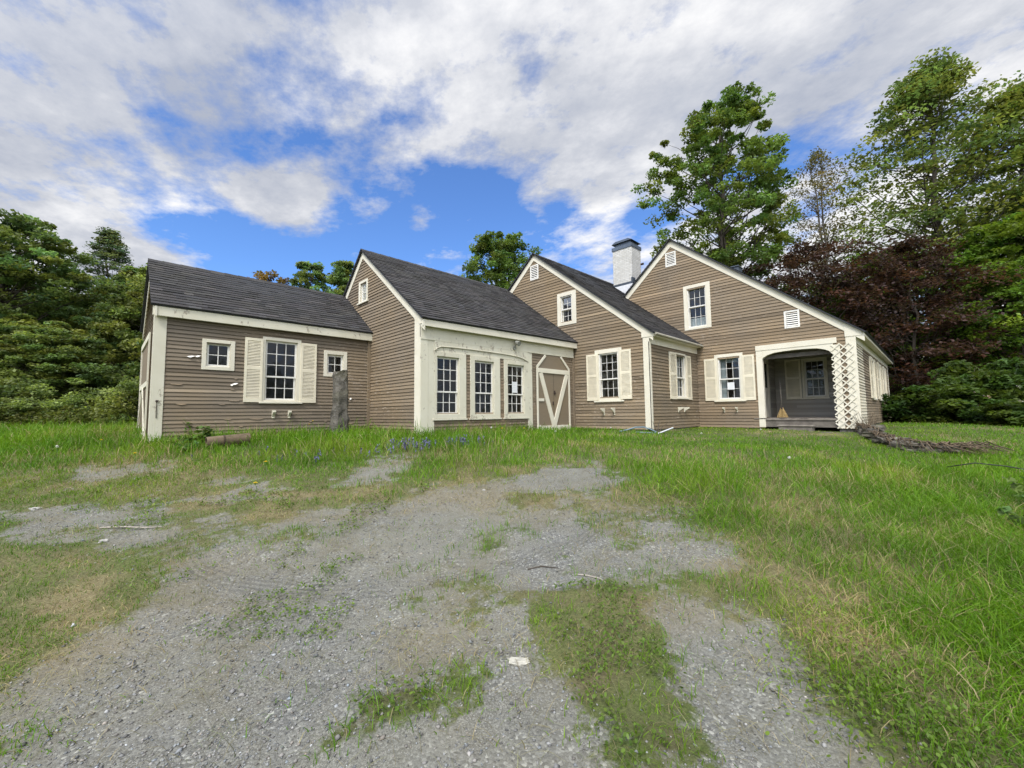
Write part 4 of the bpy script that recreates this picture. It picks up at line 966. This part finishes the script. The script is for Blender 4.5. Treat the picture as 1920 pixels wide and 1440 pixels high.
# left hand group
tree('broadleaf_tree', gl_(-25.6,20.5), 11.0, 4.5, 'big dark rounded tree cut by the left edge of the picture', kind='round', base=(.13,.195,.085), cb=.10, m=420, per=105, size=.17, crs=.15, flat=.45, seed=41, trunk_r=.3, limbs=110, horiz=.8, var=.3)
tree('pine_tree', gl_(-30.8,31), 15.4, 5.6, 'tall ragged pine standing above the trees left of the house', kind='cone', base=(.12,.17,.125), cb=.15, m=460, per=48, size=.16, crs=.115, flat=.3, seed=43, trunk_r=.25, limbs=150, horiz=1.6)
lt = tree('woodland_tree', gl_(-18.6,21.5), 8.9, 3.1, 'soft green tree directly left of the low wing roof', group='trees left of the house', kind='tall', base=(.15,.205,.08), cb=.06, m=330, per=95, size=.15, crs=.18, flat=.5, seed=45, trunk_r=.16, limbs=90, horiz=.7)
k = 0
for (l,s,sx,sz,lb) in ((-21.4,23,1.05,1.03,'mid green tree between the pine and the low wing'),(-24.2,26,1.3,1.12,'tree under the pine'),(-28.5,25.5,1.3,1.0,'tree between the pine and the big rounded tree'),(-22.8,19.0,.85,.62,'low tree in front of the wood, left of the pine'),(-20.0,18.0,.75,.55,'small dark tree at the wood edge beyond the bushes'),(-26.8,18.0,1.0,.66,'low tree below the big rounded tree'),(-30.5,21,1.1,.9,'tree beyond the left edge'),(-17.6,28,1.2,.9,'tree half hidden behind the low wing roof'),(-33.5,27,1.4,1.3,'tall tree beyond the left edge')):
    k += 1; tcopy(lt, gl_(l,s), lb, (sx,sx,sz), k*1.1, 'trees left of the house')
bsh = tree('bush', gl_(-12.4,14.0), 1.75, 1.25, 'pale leafy bush beside the left end of the house', 'bush', 'bushes along the wood edge', kind='round', base=(.13,.18,.065), cb=.0, m=70, per=130, size=.085, crs=.32, flat=.7, seed=51, trunks=3, trunk_r=.03, limbs=40)
k = 0
for (l,s,sx,sz,lb) in ((-13.9,14.4,1.0,.85,'rounded pale bush second from the house end'),(-15.6,15.2,1.2,.72,'low bush in the middle of the wood edge'),(-17.2,14.4,.9,.7,'small bush left of the pale bushes'),(-18.6,15.2,1.15,1.1,'yellow-green bush near the left edge'),(-20.3,16.4,1.5,1.35,'large bush at the left edge'),(-12.0,16.2,1.2,1.2,'pale bush behind the one at the house end')):
    k += 1; tcopy(bsh, gl_(l,s), lb, (sx,sx,sz), k*.9, 'bushes along the wood edge')
# over the roofs
tree('broadleaf_tree', gl_(-.9,32.5), 14.9, 3.9, 'round green tree behind the ridge of the carriage bay', kind='round', base=(.115,.185,.06), cb=.30, m=300, per=90, size=.2, crs=.17, seed=61, trunk_r=.25, limbs=110, shell=.45)
sm = tree('broadleaf_tree', gl_(-17.0,34.5), 13.6, 1.9, 'small bluish-green treetop over the low wing, the nearer to its middle', group='treetops behind the low wing', kind='round', base=(.15,.22,.10), cb=.45, m=120, per=90, size=.2, crs=.28, seed=63, trunk_r=.18, limbs=60)
tcopy(sm, gl_(-14.1,34), 'small bluish-green treetop over the low wing, close to the carriage bay gable', (1.05,1.05,.985), 2.0)
tree('broadleaf_tree', gl_(-21.3,36), 13.2, 2.9, 'brownish budding treetop just over the low wing ridge', group='treetops behind the low wing', kind='round', base=(.18,.13,.055), cb=.45, m=110, per=60, size=.2, crs=.26, seed=65, trunk_r=.18, limbs=110)
# flowering shrubs at the right
rh = tree('rhododendron', gl_(15.7,13.9), 1.7, 1.35, 'broad dark rhododendron with pale lilac flowers at the right edge', 'shrub', 'flowering shrubs at the lawn edge', kind='round', base=(.06,.105,.026), cb=.0, m=80, per=110, size=.13, crs=.3, flat=.6, seed=71, trunks=4, trunk_r=.03, limbs=50, horiz=.8)
b_ = np.random.default_rng(9)
def flowers(root, n, R, H, seed):
    r = np.random.default_rng(seed); b = []
    an = r.random(n)*6.28; t = r.random(n)*.6+.4; cen = np.stack([np.cos(an)*R*np.sqrt(1-t**2*.8), np.sin(an)*R*np.sqrt(1-t**2*.8), H*t],1)
    V, q, c = leaf_cloud(cen, np.full(n,.075), 34, .06, (.62,.52,.62), r, .8, .1)
    me = np_mesh('flower_truss', V, quads=q, col=c); me.materials.append(BLADE); o = bpy.data.objects.new('flower_truss', me); link(o, root)
tc = tcopy(rh, gl_(14.3,14.2), 'low spreading shrub with a few pale flowers left of the rhododendron', (1.05,1.05,.78), 2.2)
tcopy(rh, gl_(17.3,15.2), 'dark shrub behind the rhododendron', (1.2,1.2,1.3), 3.9)
tcopy(rh, gl_(14.6,11.9), 'low shrub trailing onto the lawn at the right edge', (.8,.8,.5), 1.2)
flowers(rh, 14, 1.3, 1.55, 4); flowers(tc, 5, 1.3, 1.5, 6)
# far wood closing the view
def woods():
    r = np.random.default_rng(77); cen = []; rad = []
    for (l0,l1,s0,s1,h,n) in ((-75,-20,30,44,9.5,420),(-75,-30,12,30,9,260),(17,75,30,46,8.5,420),(26,70,8,30,8.5,280),(-75,75,46,60,6.0,330),(-70,70,-48,-28,10.5,520)):  # last band: unseen trees behind the camera, added to darken window reflections
        l = r.uniform(l0,l1,n); s = r.uniform(s0,s1,n); z = gz(l,s)+h*r.random(n)**.9
        for a, b, c in zip(l, s, z): cen.append(at(a,b,c)); rad.append(r.uniform(1.2,2.4))
    V, q, c = leaf_cloud(np.array(cen), np.array(rad), 60, .42, (.06,.10,.03), r, .6, .3)
    me = np_mesh('woods', V, quads=q, col=c); me.materials.append(LEAF); o = bpy.data.objects.new('woods', me); link(o)
    tag(o, 'dark wood closing the view behind the yard', 'woods', kind='stuff')
woods()

# ---------------------------------------------------------------- smaller things
ROCK, nt, out = newmat('lichened_granite'); N = NT(nt); P = N.obj()
n1 = N.noise(P, 5, 6, .7); n2 = N.noise(P, 22, 4, .7); n3 = N.noise(P, 2.4, 3)
c = N.mix(N.ramp(n1,[(.35,0),(.65,1)]), (.05,.045,.037), (.17,.155,.13)); c = N.mix(N.ramp(n2,[(.6,0),(.7,.75)]), c, (.27,.27,.235)); c = N.mix(N.ramp(n3,[(.5,0),(.7,.6)]), c, (.11,.105,.06))
N.bsdf(out, N.mix(1.0, c, N.attr(), 'MULTIPLY'), .95, N.bump(N.math('ADD',n1,N.math('MULTIPLY',n2,.4)), .9, .03), .15)
def stone_mesh(b, cx, cy, cz, lx, ly, lz, r, rot, nseg=3, rough=.12):
    """rough-hewn block: subdivided box with jittered faces"""
    bm = bmesh.new(); bmesh.ops.create_cube(bm, size=1); bmesh.ops.subdivide_edges(bm, edges=bm.edges[:], cuts=nseg, use_grid_fill=True)
    ca, sa = cos(rot), sin(rot); n = len(b.v); bm.verts.ensure_lookup_table()
    for v in bm.verts:
        p = np.array(v.co); p = p*(1-.10*(np.abs(p).max()**2)*(np.sort(np.abs(p))[1] > .42))+r.normal(0,rough*.28,3)
        x, y, z = p[0]*lx, p[1]*ly, p[2]*lz; b.v.append((cx+x*ca-y*sa, cy+x*sa+y*ca, cz+z)); b.c.append(1.0)
    for f in bm.faces: b.f.append([n+v.index for v in f.verts])
    bm.free()
# granite post
px_, py_, pz_ = gat(-3.80, 9.15); r7 = np.random.default_rng(4); bm = bmesh.new(); rings = 15; b = MB(); nn = 12
for i in range(rings+1):
    t = i/rings; w = .185*(1.08-.36*t)+.008*sin(t*9); q_ = []
    for k in range(nn):
        an = 2*pi*k/nn+.55; sq = 1/max(abs(cos(an)),abs(sin(an))); sq = .72*sq+.28
        rr = w*sq*(1+r7.normal(0,.075)+.06*sin(i*.9+k*1.7)*.5); b.v.append((px_+rr*cos(an)*1.0, py_+rr*sin(an)*.85-.02*t, pz_-.3+t*1.80+r7.normal(0,.012)+(.03*cos(an) if i == rings else 0))); b.c.append(1.0)
    if i:
        for k in range(nn): b.f.append([(i-1)*nn+k,(i-1)*nn+(k+1)%nn,i*nn+(k+1)%nn,i*nn+k])
b.f.append([rings*nn+k for k in range(nn)])
o = b.build('standing_stone', ROCK, None, loc=(px_,py_,pz_)); tag(o, 'rough grey granite post standing in the tall grass before the low wing', 'stone post')
# clay pipe lying in the grass
cx, cy, cz = gat(-5.1, 7.5); CLAYM = mat_plain('weathered_clay', (.14,.105,.068), .85, .35, 7, .2, 0, .4)
cz += .06; pipe = empty('clay_pipe', (cx,cy,cz), 'short weathered brown pipe lying in the grass before the low wing', 'pipe')
d = np.array(at(.62,.62))-np.array(at(0,0)); d = d/np.linalg.norm(d); c0 = np.array((cx,cy,cz+.10))
b = MB(); n = 24; V = []
for (t, rr) in ((-.33,.095),(-.33,.078),(.32,.078),(.32,.095)):
    p = c0+d*t+np.array([0,0,.07*t]); u = np.cross((0,0,1),d)
    for k in range(n): V.append(p+rr*(u*cos(2*pi*k/n)+np.array([0,0,1])*sin(2*pi*k/n)))
b.add(V,[(i*n+k,i*n+(k+1)%n,((i+1)%4)*n+(k+1)%n,((i+1)%4)*n+k) for i in range(4) for k in range(n)]); b.build('pipe_barrel', CLAYM, pipe, smooth=False)
b = MB(); V = []
for (t, rr) in ((-.09,.0955),(-.088,.102),(-.06,.102),(-.058,.0955)):
    p = c0+d*t+np.array([0,0,.07*t]); u = np.cross((0,0,1),d)
    for k in range(n): V.append(p+rr*(u*cos(2*pi*k/n)+np.array([0,0,1])*sin(2*pi*k/n)))
b.add(V,[(i*n+k,i*n+(k+1)%n,(i+1)*n+(k+1)%n,(i+1)*n+k) for i in range(3) for k in range(n)],.5); b.build('joint_band', CLAYM, pipe)
# broom on the porch
bx, by, bz = xD0+.75, 3.20, -.20
br = empty('broom', (bx,by,bz), 'straw broom leaning upright on the porch deck', 'broom')
b = MB(); b.tube([(bx,by,bz+.27),(bx+.05,by+.03,bz+1.1)],[.013,.012],8); b.build('handle', GREYW, br, smooth=True)
b = MB(); rj = np.random.default_rng(2)
for k in range(90):
    u, v = rj.uniform(-1,1), rj.uniform(-1,1); b.tube([(bx+v*.012,by+u*.028,bz+.29),(bx+v*.03,by+u*.075,bz+.17),(bx+v*.04,by+u*.14,bz+.005)],[.004,.006,.0075],4, c=rj.uniform(.75,1.2))
b.build('bristles', mat_plain('broom_straw',(.42,.30,.13),.9,.2), br)
b = MB(); b.tube([(bx,by,bz+.25),(bx,by,bz+.31)],[.034,.022],10); b.build('binding', IRON, br)
# wooden step
b = MB(); sx = xD0-.30
b.box(GD,2.30,3.06,-.62,-.42,.06,.36); b.box(GD,2.27,3.09,-.42,-.388,.05,.39,1.3)
o = b.build('wooden_step', GREYW, None, loc=(sx,2.7,-.6), bevel=.006); tag(o, 'grey weathered box step below the porch deck', 'step')
b = MB(); r3 = np.random.default_rng(8); stone_mesh(b, xD0-.62, 2.55, -.60, .34, 1.35, .10, r3, .04)
o = b.build('stone_slab', ROCK, None, loc=(xD0-.62,2.55,-.62)); tag(o, 'flat pale stone slab in the grass before the porch step', 'slab')
# garden hose and scraps by the corner of wing C
HOSE = mat_plain('blue_grey_hose',(.14,.20,.23),.5,.2); b = MB()
P_ = [gat(2.75,10.75,.05),gat(2.95,10.7,.10),gat(3.15,10.7,.16),gat(3.35,10.65,.17),gat(3.5,10.6,.12),gat(3.62,10.5,.05),gat(3.55,10.42,.03),gat(3.3,10.45,.04),gat(3.1,10.5,.05)]
b.tube(P_, .018, 8); o = b.build('garden_hose', HOSE, None, smooth=True, loc=P_[0]); tag(o,'blue-grey hose looped on the grass at the cream corner post','hose')
b = MB(); p0, p1 = gat(3.55,10.2,.03), gat(3.95,10.25,.17); b.tube([p0,p1],.02,8); o = b.build('metal_rod', mat_plain('pale_metal',(.45,.47,.47),.4,.1,8,.5,.6), None, loc=p0); tag(o,'pale straight metal rod lying beside the hose','rod')
b = MB(); q0 = gat(3.75,10.75,.0)
for (dl,ds,h) in ((.25,.05,.25),(-.1,.1,.3),(.3,-.1,.12),(.1,.15,.33),(-.25,0,.16)):
    e = gat(3.75+dl,10.75+ds,h); mm = tuple((a+c_)/2+.03 for a, c_ in zip(q0,e)); b.tube([q0,mm,e],[.012,.009,.004],5)
o = b.build('dead_branch', BARK, None, loc=q0); tag(o,'dry grey branch against the foot of the house near the hose','branch')
# stick, white stone and twigs on the drive
STK = mat_plain('bleached_stick',(.36,.32,.27),.85,.2)
def stick(pts, r, name, label, grp=None, mat=STK):
    b = MB(); b.tube(pts, [r]*(len(pts)-1)+[r*.5], 6); o = b.build(name, mat, None, smooth=True, loc=pts[0]); tag(o,label,'stick',grp)
stick([gat(-3.80,3.89,.02),gat(-3.6,3.90,.025),gat(-3.4,3.89,.02),gat(-3.24,3.92,.015)], .006,'fallen_stick','straight pale stick lying across the left of the driveway')
stick([gat(.44,3.05,.012),gat(.52,3.03,.014),gat(.60,2.99,.013),gat(.64,2.93,.01)], .004,'fallen_stick','small bent twig on the gravel above the green middle strip','twigs on the drive')
stick([gat(.10,3.12,.012),gat(.2,3.16,.014),gat(.33,3.14,.01)], .005,'fallen_stick','short dark twig on the gravel in the middle of the drive','twigs on the drive',BARK)
b = MB(); x, y, z = gat(.02,2.2,.012); stone_mesh(b,x,y,z,.10,.05,.02,np.random.default_rng(6),-.9,3,.25)
o = b.build('white_stone', mat_plain('white_quartz',(.38,.365,.31),.9,.3,30), None, loc=(x,y,z)); tag(o,'flat whitish stone on the gravel beside the green middle strip','stone')
r9 = np.random.default_rng(15)
for i,(l,s,sz,lb) in enumerate(((-3.5,3.62,.05,'pale pebble below the long stick'),(-.35,5.0,.04,'pale cobble at the upper edge of the gravel'),(-5.0,4.42,.08,'light flat stone at the far left of the drive'),(-2.6,5.6,.05,'grey stone in the dry grass left of the drive'))):
    b = MB(); x, y, z = gat(l,s,.012); stone_mesh(b,x,y,z,sz,sz*.7,sz*.4,r9,i*1.1,2,.25); o = b.build('pale_stone', mat_plain('pale_stone',(.38,.37,.34),.9,.25,30), None, loc=(x,y,z)); tag(o,lb,'stone')
# stone edging with dead vines
wl = [(8.75,10.45),(8.3,9.75),(8.0,9.2),(7.8,8.7),(7.75,8.3),(7.95,8.0),(8.25,7.8)]
edg = empty('stone_edging', gat(8.0,8.9), 'low rough stone edging overgrown with dead brown vines, leading off from the porch corner', 'stone edging')
b = MB(); r5 = np.random.default_rng(33)
pts = []
for (a, c_) in zip(wl[:-1], wl[1:]):
    n = max(2,int(math.hypot(c_[0]-a[0],c_[1]-a[1])/.22))
    for i in range(n): pts.append((a[0]+(c_[0]-a[0])*i/n, a[1]+(c_[1]-a[1])*i/n, math.atan2(c_[1]-a[1],c_[0]-a[0])))
for (l,s,an) in pts:
    for lay in range(2 if s > 7.7 else 1):
        x, y, z = gat(l+r5.normal(0,.06), s+r5.normal(0,.05), .04+.11*lay); stone_mesh(b,x,y,z,r5.uniform(.28,.5),r5.uniform(.22,.34),r5.uniform(.09,.15),r5,an-(pi/2-YAW)+r5.normal(0,.25),2,.2)
b.build('stones', ROCK, edg)
VINE = mat_plain('dead_vine',(.10,.075,.048),.9,.35,10); b = MB()
pts += [(8.35+.09*k_, 7.78-.012*k_, -.1) for k_ in range(4)]
for k in range(150):
    i = r5.integers(0,len(pts)-3); l, s, an = pts[i]; q_ = []; L_ = r5.uniform(.3,1.0); ph = r5.uniform(0,6)
    for j in range(6):
        t = j/5; ll, ss = l+cos(an)*L_*t+.12*sin(ph+t*4)+r5.normal(0,.03), s+sin(an)*L_*t+.1*cos(ph+t*3)+r5.normal(0,.03); q_.append(gat(ll,ss,.10+.18*sin(pi*t)*r5.uniform(.3,1.1)))
    b.tube(q_,[.008,.011,.010,.009,.007,.003],4,c=r5.uniform(.5,1.6),cap=False)
b.build('dead_vines', VINE, edg, normals=False)
# dead shrub under the lattice
b = MB(); q0 = gat(8.72,10.25,0); sh = empty('dead_shrub', q0, 'leafless tangled shrub at the foot of the white lattice', 'shrub')
for k in range(70):
    a_, L_, h = r5.uniform(0,6.28), r5.uniform(.15,.5), r5.uniform(.05,.55); q_ = [gat(8.72+r5.normal(0,.1),10.25+r5.normal(0,.08),0)]
    for j in (1,2,3): q_.append(gat(8.72+cos(a_)*L_*j/3+r5.normal(0,.04),10.25+sin(a_)*L_*.6*j/3+r5.normal(0,.03),h*j/3+r5.normal(0,.02)))
    b.tube(q_,[.007,.006,.004,.002],4,c=r5.uniform(.6,1.4),cap=False)
b.build('twigs', VINE, sh, normals=False)
# black cable across the right lawn
b = MB(); P_ = [gat(6.35,6.15,.10),gat(6.55,5.95,.20),gat(6.75,5.75,.20),gat(6.95,5.6,.17),gat(7.4,5.3,.17),gat(8.0,5.0,.14)]
b.tube(P_,.009,6); o = b.build('black_cable', mat_plain('black_rubber',(.02,.02,.02),.5,.1), None, smooth=True, loc=P_[0]); tag(o,'thin black cable running over the grass at the right edge','cable')
# dandelions
YEL = mat_plain('dandelion_yellow',(.72,.52,.03),.8,.1); STEM = mat_plain('flower_stem',(.10,.16,.05),.8,.2); WHT = mat_plain('white_petal',(.52,.52,.46),.8,.1)
def flower(l, s, h, mat, rr=.02):
    p = gat(l,s); root = empty('dandelion' if mat is YEL else 'dandelion_clock', p, 'yellow dandelion flower standing in the grass' if mat is YEL else 'white dandelion seed head standing in the grass', 'flower', 'yellow dandelions in the grass' if mat is YEL else 'white seed heads in the grass')
    b = MB(); b.tube([p,(p[0]+.01,p[1],p[2]+h*.6),(p[0],p[1]+.01,p[2]+h)],.003,5); b.build('stem', STEM, root)
    b = MB(); 
    if mat is YEL:
        for ring in range(3):
            for k in range(11):
                a_ = 2*pi*k/11+ring*.3; R_ = rr*(1-.28*ring); zt = h+.004*ring
                b.add([(p[0]+R_*.15*cos(a_-.6),p[1]+.01+R_*.15*sin(a_-.6),p[2]+zt),(p[0]+R_*cos(a_-.16),p[1]+.01+R_*sin(a_-.16),p[2]+zt+.008),(p[0]+R_*cos(a_+.16),p[1]+.01+R_*sin(a_+.16),p[2]+zt+.008),(p[0]+R_*.15*cos(a_+.6),p[1]+.01+R_*.15*sin(a_+.6),p[2]+zt)],[(0,1,2,3)])
    else:
        for k in range(46):
            v = r5.normal(0,1,3); v /= np.linalg.norm(v); e = np.array((p[0],p[1]+.01,p[2]+h+.01))+v*rr; u = np.cross(v,(0.3,.5,.8)); w = np.cross(v,u); b.add([e+u*.006,e+w*.006,e-u*.006,e-w*.006],[(0,1,2,3)])
    b.build('bloom', mat, root, normals=False)
for (l,s,h) in ((-4.1,8.55,.42),(-4.12,8.45,.36),(-3.3,5.6,.2),(-6.9,7.0,.25),(-.2,8.3,.3),(-5.6,6.2,.2),(.25,8.6,.28),(-3.0,4.9,.13)): flower(l,s,h,YEL,.026)
for (l,s,h) in ((.6,8.9,.3),(1.1,9.2,.28),(-.4,8.0,.33),(.85,8.2,.26),(3.9,8.6,.2),(2.2,9.3,.24),(5.6,9.4,.2),(-7.2,6.6,.22),(3.9,5.9,.2),(7.35,8.0,.3)): flower(l,s,h,WHT,.019)
# broad-leaved weeds round the pipe and on the right
def weed(l, s, n, h, ls, label, seed):
    r = np.random.default_rng(seed); p = np.array(gat(l,s)); root = empty('weed', tuple(p), label, 'weed'); b = MB(); V=[]; 
    cen = []
    for k in range(n):
        a_ = r.random()*6.28; R_ = r.random()*.22; top = p+np.array([cos(a_)*R_,sin(a_)*R_,h*r.uniform(.6,1.1)]); b.tube([p+np.array([cos(a_)*R_*.3,sin(a_)*R_*.3,0]),(p+top)/2+np.array([0,0,.02]),top],[.004,.0035,.002],4,cap=False)
        for j in range(5): cen.append(p+(top-p)*(.35+.16*j))
    b.build('stems', STEM, root, normals=False)
    V, q, c = leaf_cloud(np.array(cen)-p, np.full(len(cen),.05), 4, ls, (.11,.19,.055), r, .5, .2, 1.0)
    me = np_mesh('leaves', V, quads=q, col=c); me.materials.append(BLADE); o = bpy.data.objects.new('leaves', me); link(o, root)
weed(-5.75,7.35,6,.28,.075,'leafy weed at the open end of the brown pipe',1); weed(-5.5,7.1,5,.2,.07,'leafy weed in front of the brown pipe',2); weed(-5.6,7.6,8,.38,.08,'leafy weed left of the brown pipe by the house corner',3)
weed(4.0,2.9,12,.42,.075,'leafy weed at the right edge of the lawn',4); weed(4.35,3.5,10,.45,.08,'tall leafy weed further up the right edge',5); weed(5.3,4.3,10,.4,.08,'leafy weed below the black cable',6); weed(-6.3,8.3,8,.4,.06,'tall weed against the clapboards of the low wing',7)

# ---------------------------------------------------------------- sky, sun, camera
sc = bpy.context.scene
W = bpy.data.worlds.new('World'); sc.world = W; W.use_nodes = True; nt = W.node_tree; nt.nodes.clear(); N = NT(nt)
SUN = np.array([-.80,-.42,1.15]); SUN = SUN/np.linalg.norm(SUN); ELEV = math.asin(SUN[2]); ROT = math.atan2(SUN[0], SUN[1])
sky = N.n('TexSky', sky_type='NISHITA', sun_disc=False); sky.sun_elevation = ELEV; sky.sun_rotation = ROT; sky.air_density = 1.0; sky.dust_density = .3; sky.ozone_density = 2.5
D = N.n('TexCoord').outputs['Generated']; sp = N.n('SeparateXYZ'); N.l(D, sp.inputs[0])
SKYMUL = .10     # strength of the sky background; the clouds are given in display units
blue = N.mix(1.0, sky.outputs[0], BLUE, 'MULTIPLY')
zz = N.math('ADD', N.math('MAXIMUM', sp.outputs[2], 0.0), .10); cm = N.n('CombineXYZ'); N.l(N.math('DIVIDE', sp.outputs[0], zz), cm.inputs[0]); N.l(N.math('DIVIDE', sp.outputs[1], zz), cm.inputs[1])
q = N.mapv(cm.outputs[0], (1.15,.95,1), (3.1,1.7,0), (0,0,radians(35)))
nA = N.noise(q, .85, 9, .58); nB = N.noise(q, 2.9, 9, .64); nC = N.noise(q, .45, 4, .5)
def gap(u, v, rad, amp):
    """a clearing in the cloud towards one compass direction"""
    w = N.n('VectorMath', operation='DOT_PRODUCT'); N.l(D, w.inputs[0]); w.inputs[1].default_value = (u, v, math.sqrt(max(0,1-u*u-v*v)))
    return N.math('MULTIPLY', N.math('POWER', N.math('MAXIMUM', w.outputs['Value'], 0), 1/(1-cos(rad))*.7), amp)
gp = None
for (u, v, ra, am) in GAPS:
    x = gap(u, v, radians(ra), am); gp = x if gp is None else N.math('ADD', gp, x)
gp = N.math('MINIMUM', gp, .90)
cov = N.math('ADD', N.math('MULTIPLY', N.math('SUBTRACT', nA, .5), 2.3), N.math('MULTIPLY', N.math('SUBTRACT', nB, .5), 2.5))
cov = N.math('SUBTRACT', N.math('ADD', cov, .62), gp)
mask = N.ramp(cov, [(.0,0),(.12,.2),(.55,1)])
nD = N.noise(N.mapv(cm.outputs[0], (1.0,.8,1), (7.3,2.2,0), (0,0,radians(50))), 1.9, 9, .64)
thick = N.math('ADD', N.math('MULTIPLY', N.math('SUBTRACT', nD, .5), 2.0), N.math('ADD', N.math('MULTIPLY', N.math('SUBTRACT', nC, .5), 1.3), N.math('MULTIPLY', N.math('SUBTRACT', nB, .5), .9)))
lum = N.ramp(N.math('ADD', thick, .56), [(.12,(.43,.47,.57)),(.45,(.60,.625,.69)),(.62,(.74,.755,.80)),(.88,(.96,.96,.97))])
col = N.mix(mask, blue, N.mix(1.0, lum, (CLOUD/SKYMUL,)*3, 'MULTIPLY'))
gw = N.n('VectorMath', operation='DOT_PRODUCT'); N.l(D, gw.inputs[0]); gw.inputs[1].default_value = tuple(SUN)
glow = N.math('MULTIPLY_ADD', N.math('POWER', N.math('MAXIMUM', gw.outputs['Value'], 0), 2.5), 3.0, 1.0)      # added glow towards the sun, unseen behind the camera, lifts ambient light
gc = N.n('CombineXYZ'); [N.l(glow, gc.inputs[i]) for i in range(3)]
col = N.mix(1.0, col, gc.outputs[0], 'MULTIPLY')
bg = N.n('Background', Strength=SKYMUL); N.l(col, bg.inputs[0]); wo = N.n('OutputWorld'); N.l(bg.outputs[0], wo.inputs[0])
sd = bpy.data.lights.new('sun', 'SUN'); sd.energy = SUNE; sd.angle = radians(SUNA); sd.color = (1.0,.95,.87)
so_ = bpy.data.objects.new('sun', sd); link(so_)
from mathutils import Vector, Matrix
so_.rotation_euler = Vector(SUN).to_track_quat('Z','Y').to_euler(); so_.location = (0,0,60)

pitch, roll, fpx = .0719, .0116, 777.7
F_ = np.array([cos(pitch)*cos(YAW), cos(pitch)*sin(YAW), sin(pitch)]); R_ = np.array([sin(YAW),-cos(YAW),0]); U_ = np.cross(R_,F_)
R2, U2 = cos(roll)*R_-sin(roll)*U_, cos(roll)*U_+sin(roll)*R_
cd = bpy.data.cameras.new('camera'); cd.sensor_width = 36; cd.lens = fpx/1920*36; cd.clip_end = 3000; cd.clip_start = .05
cam = bpy.data.objects.new('camera', cd); link(cam)
cam.matrix_world = Matrix(((R2[0],U2[0],-F_[0],0),(R2[1],U2[1],-F_[1],0),(R2[2],U2[2],-F_[2],0),(0,0,0,1)))
sc.camera = cam
sc.view_settings.view_transform = 'Standard'; sc.view_settings.look = 'None'; sc.view_settings.gamma = 1.0; sc.view_settings.exposure = EXPOSURE
cy = sc.cycles; cy.max_bounces = 6; cy.diffuse_bounces = 3; cy.glossy_bounces = 3; cy.transmission_bounces = 4; cy.transparent_max_bounces = 10
cy.sample_clamp_indirect = 4; cy.use_denoising = True; cy.use_adaptive_sampling = True; cy.adaptive_threshold = .012; cy.caustics_reflective = False; cy.caustics_refractive = False
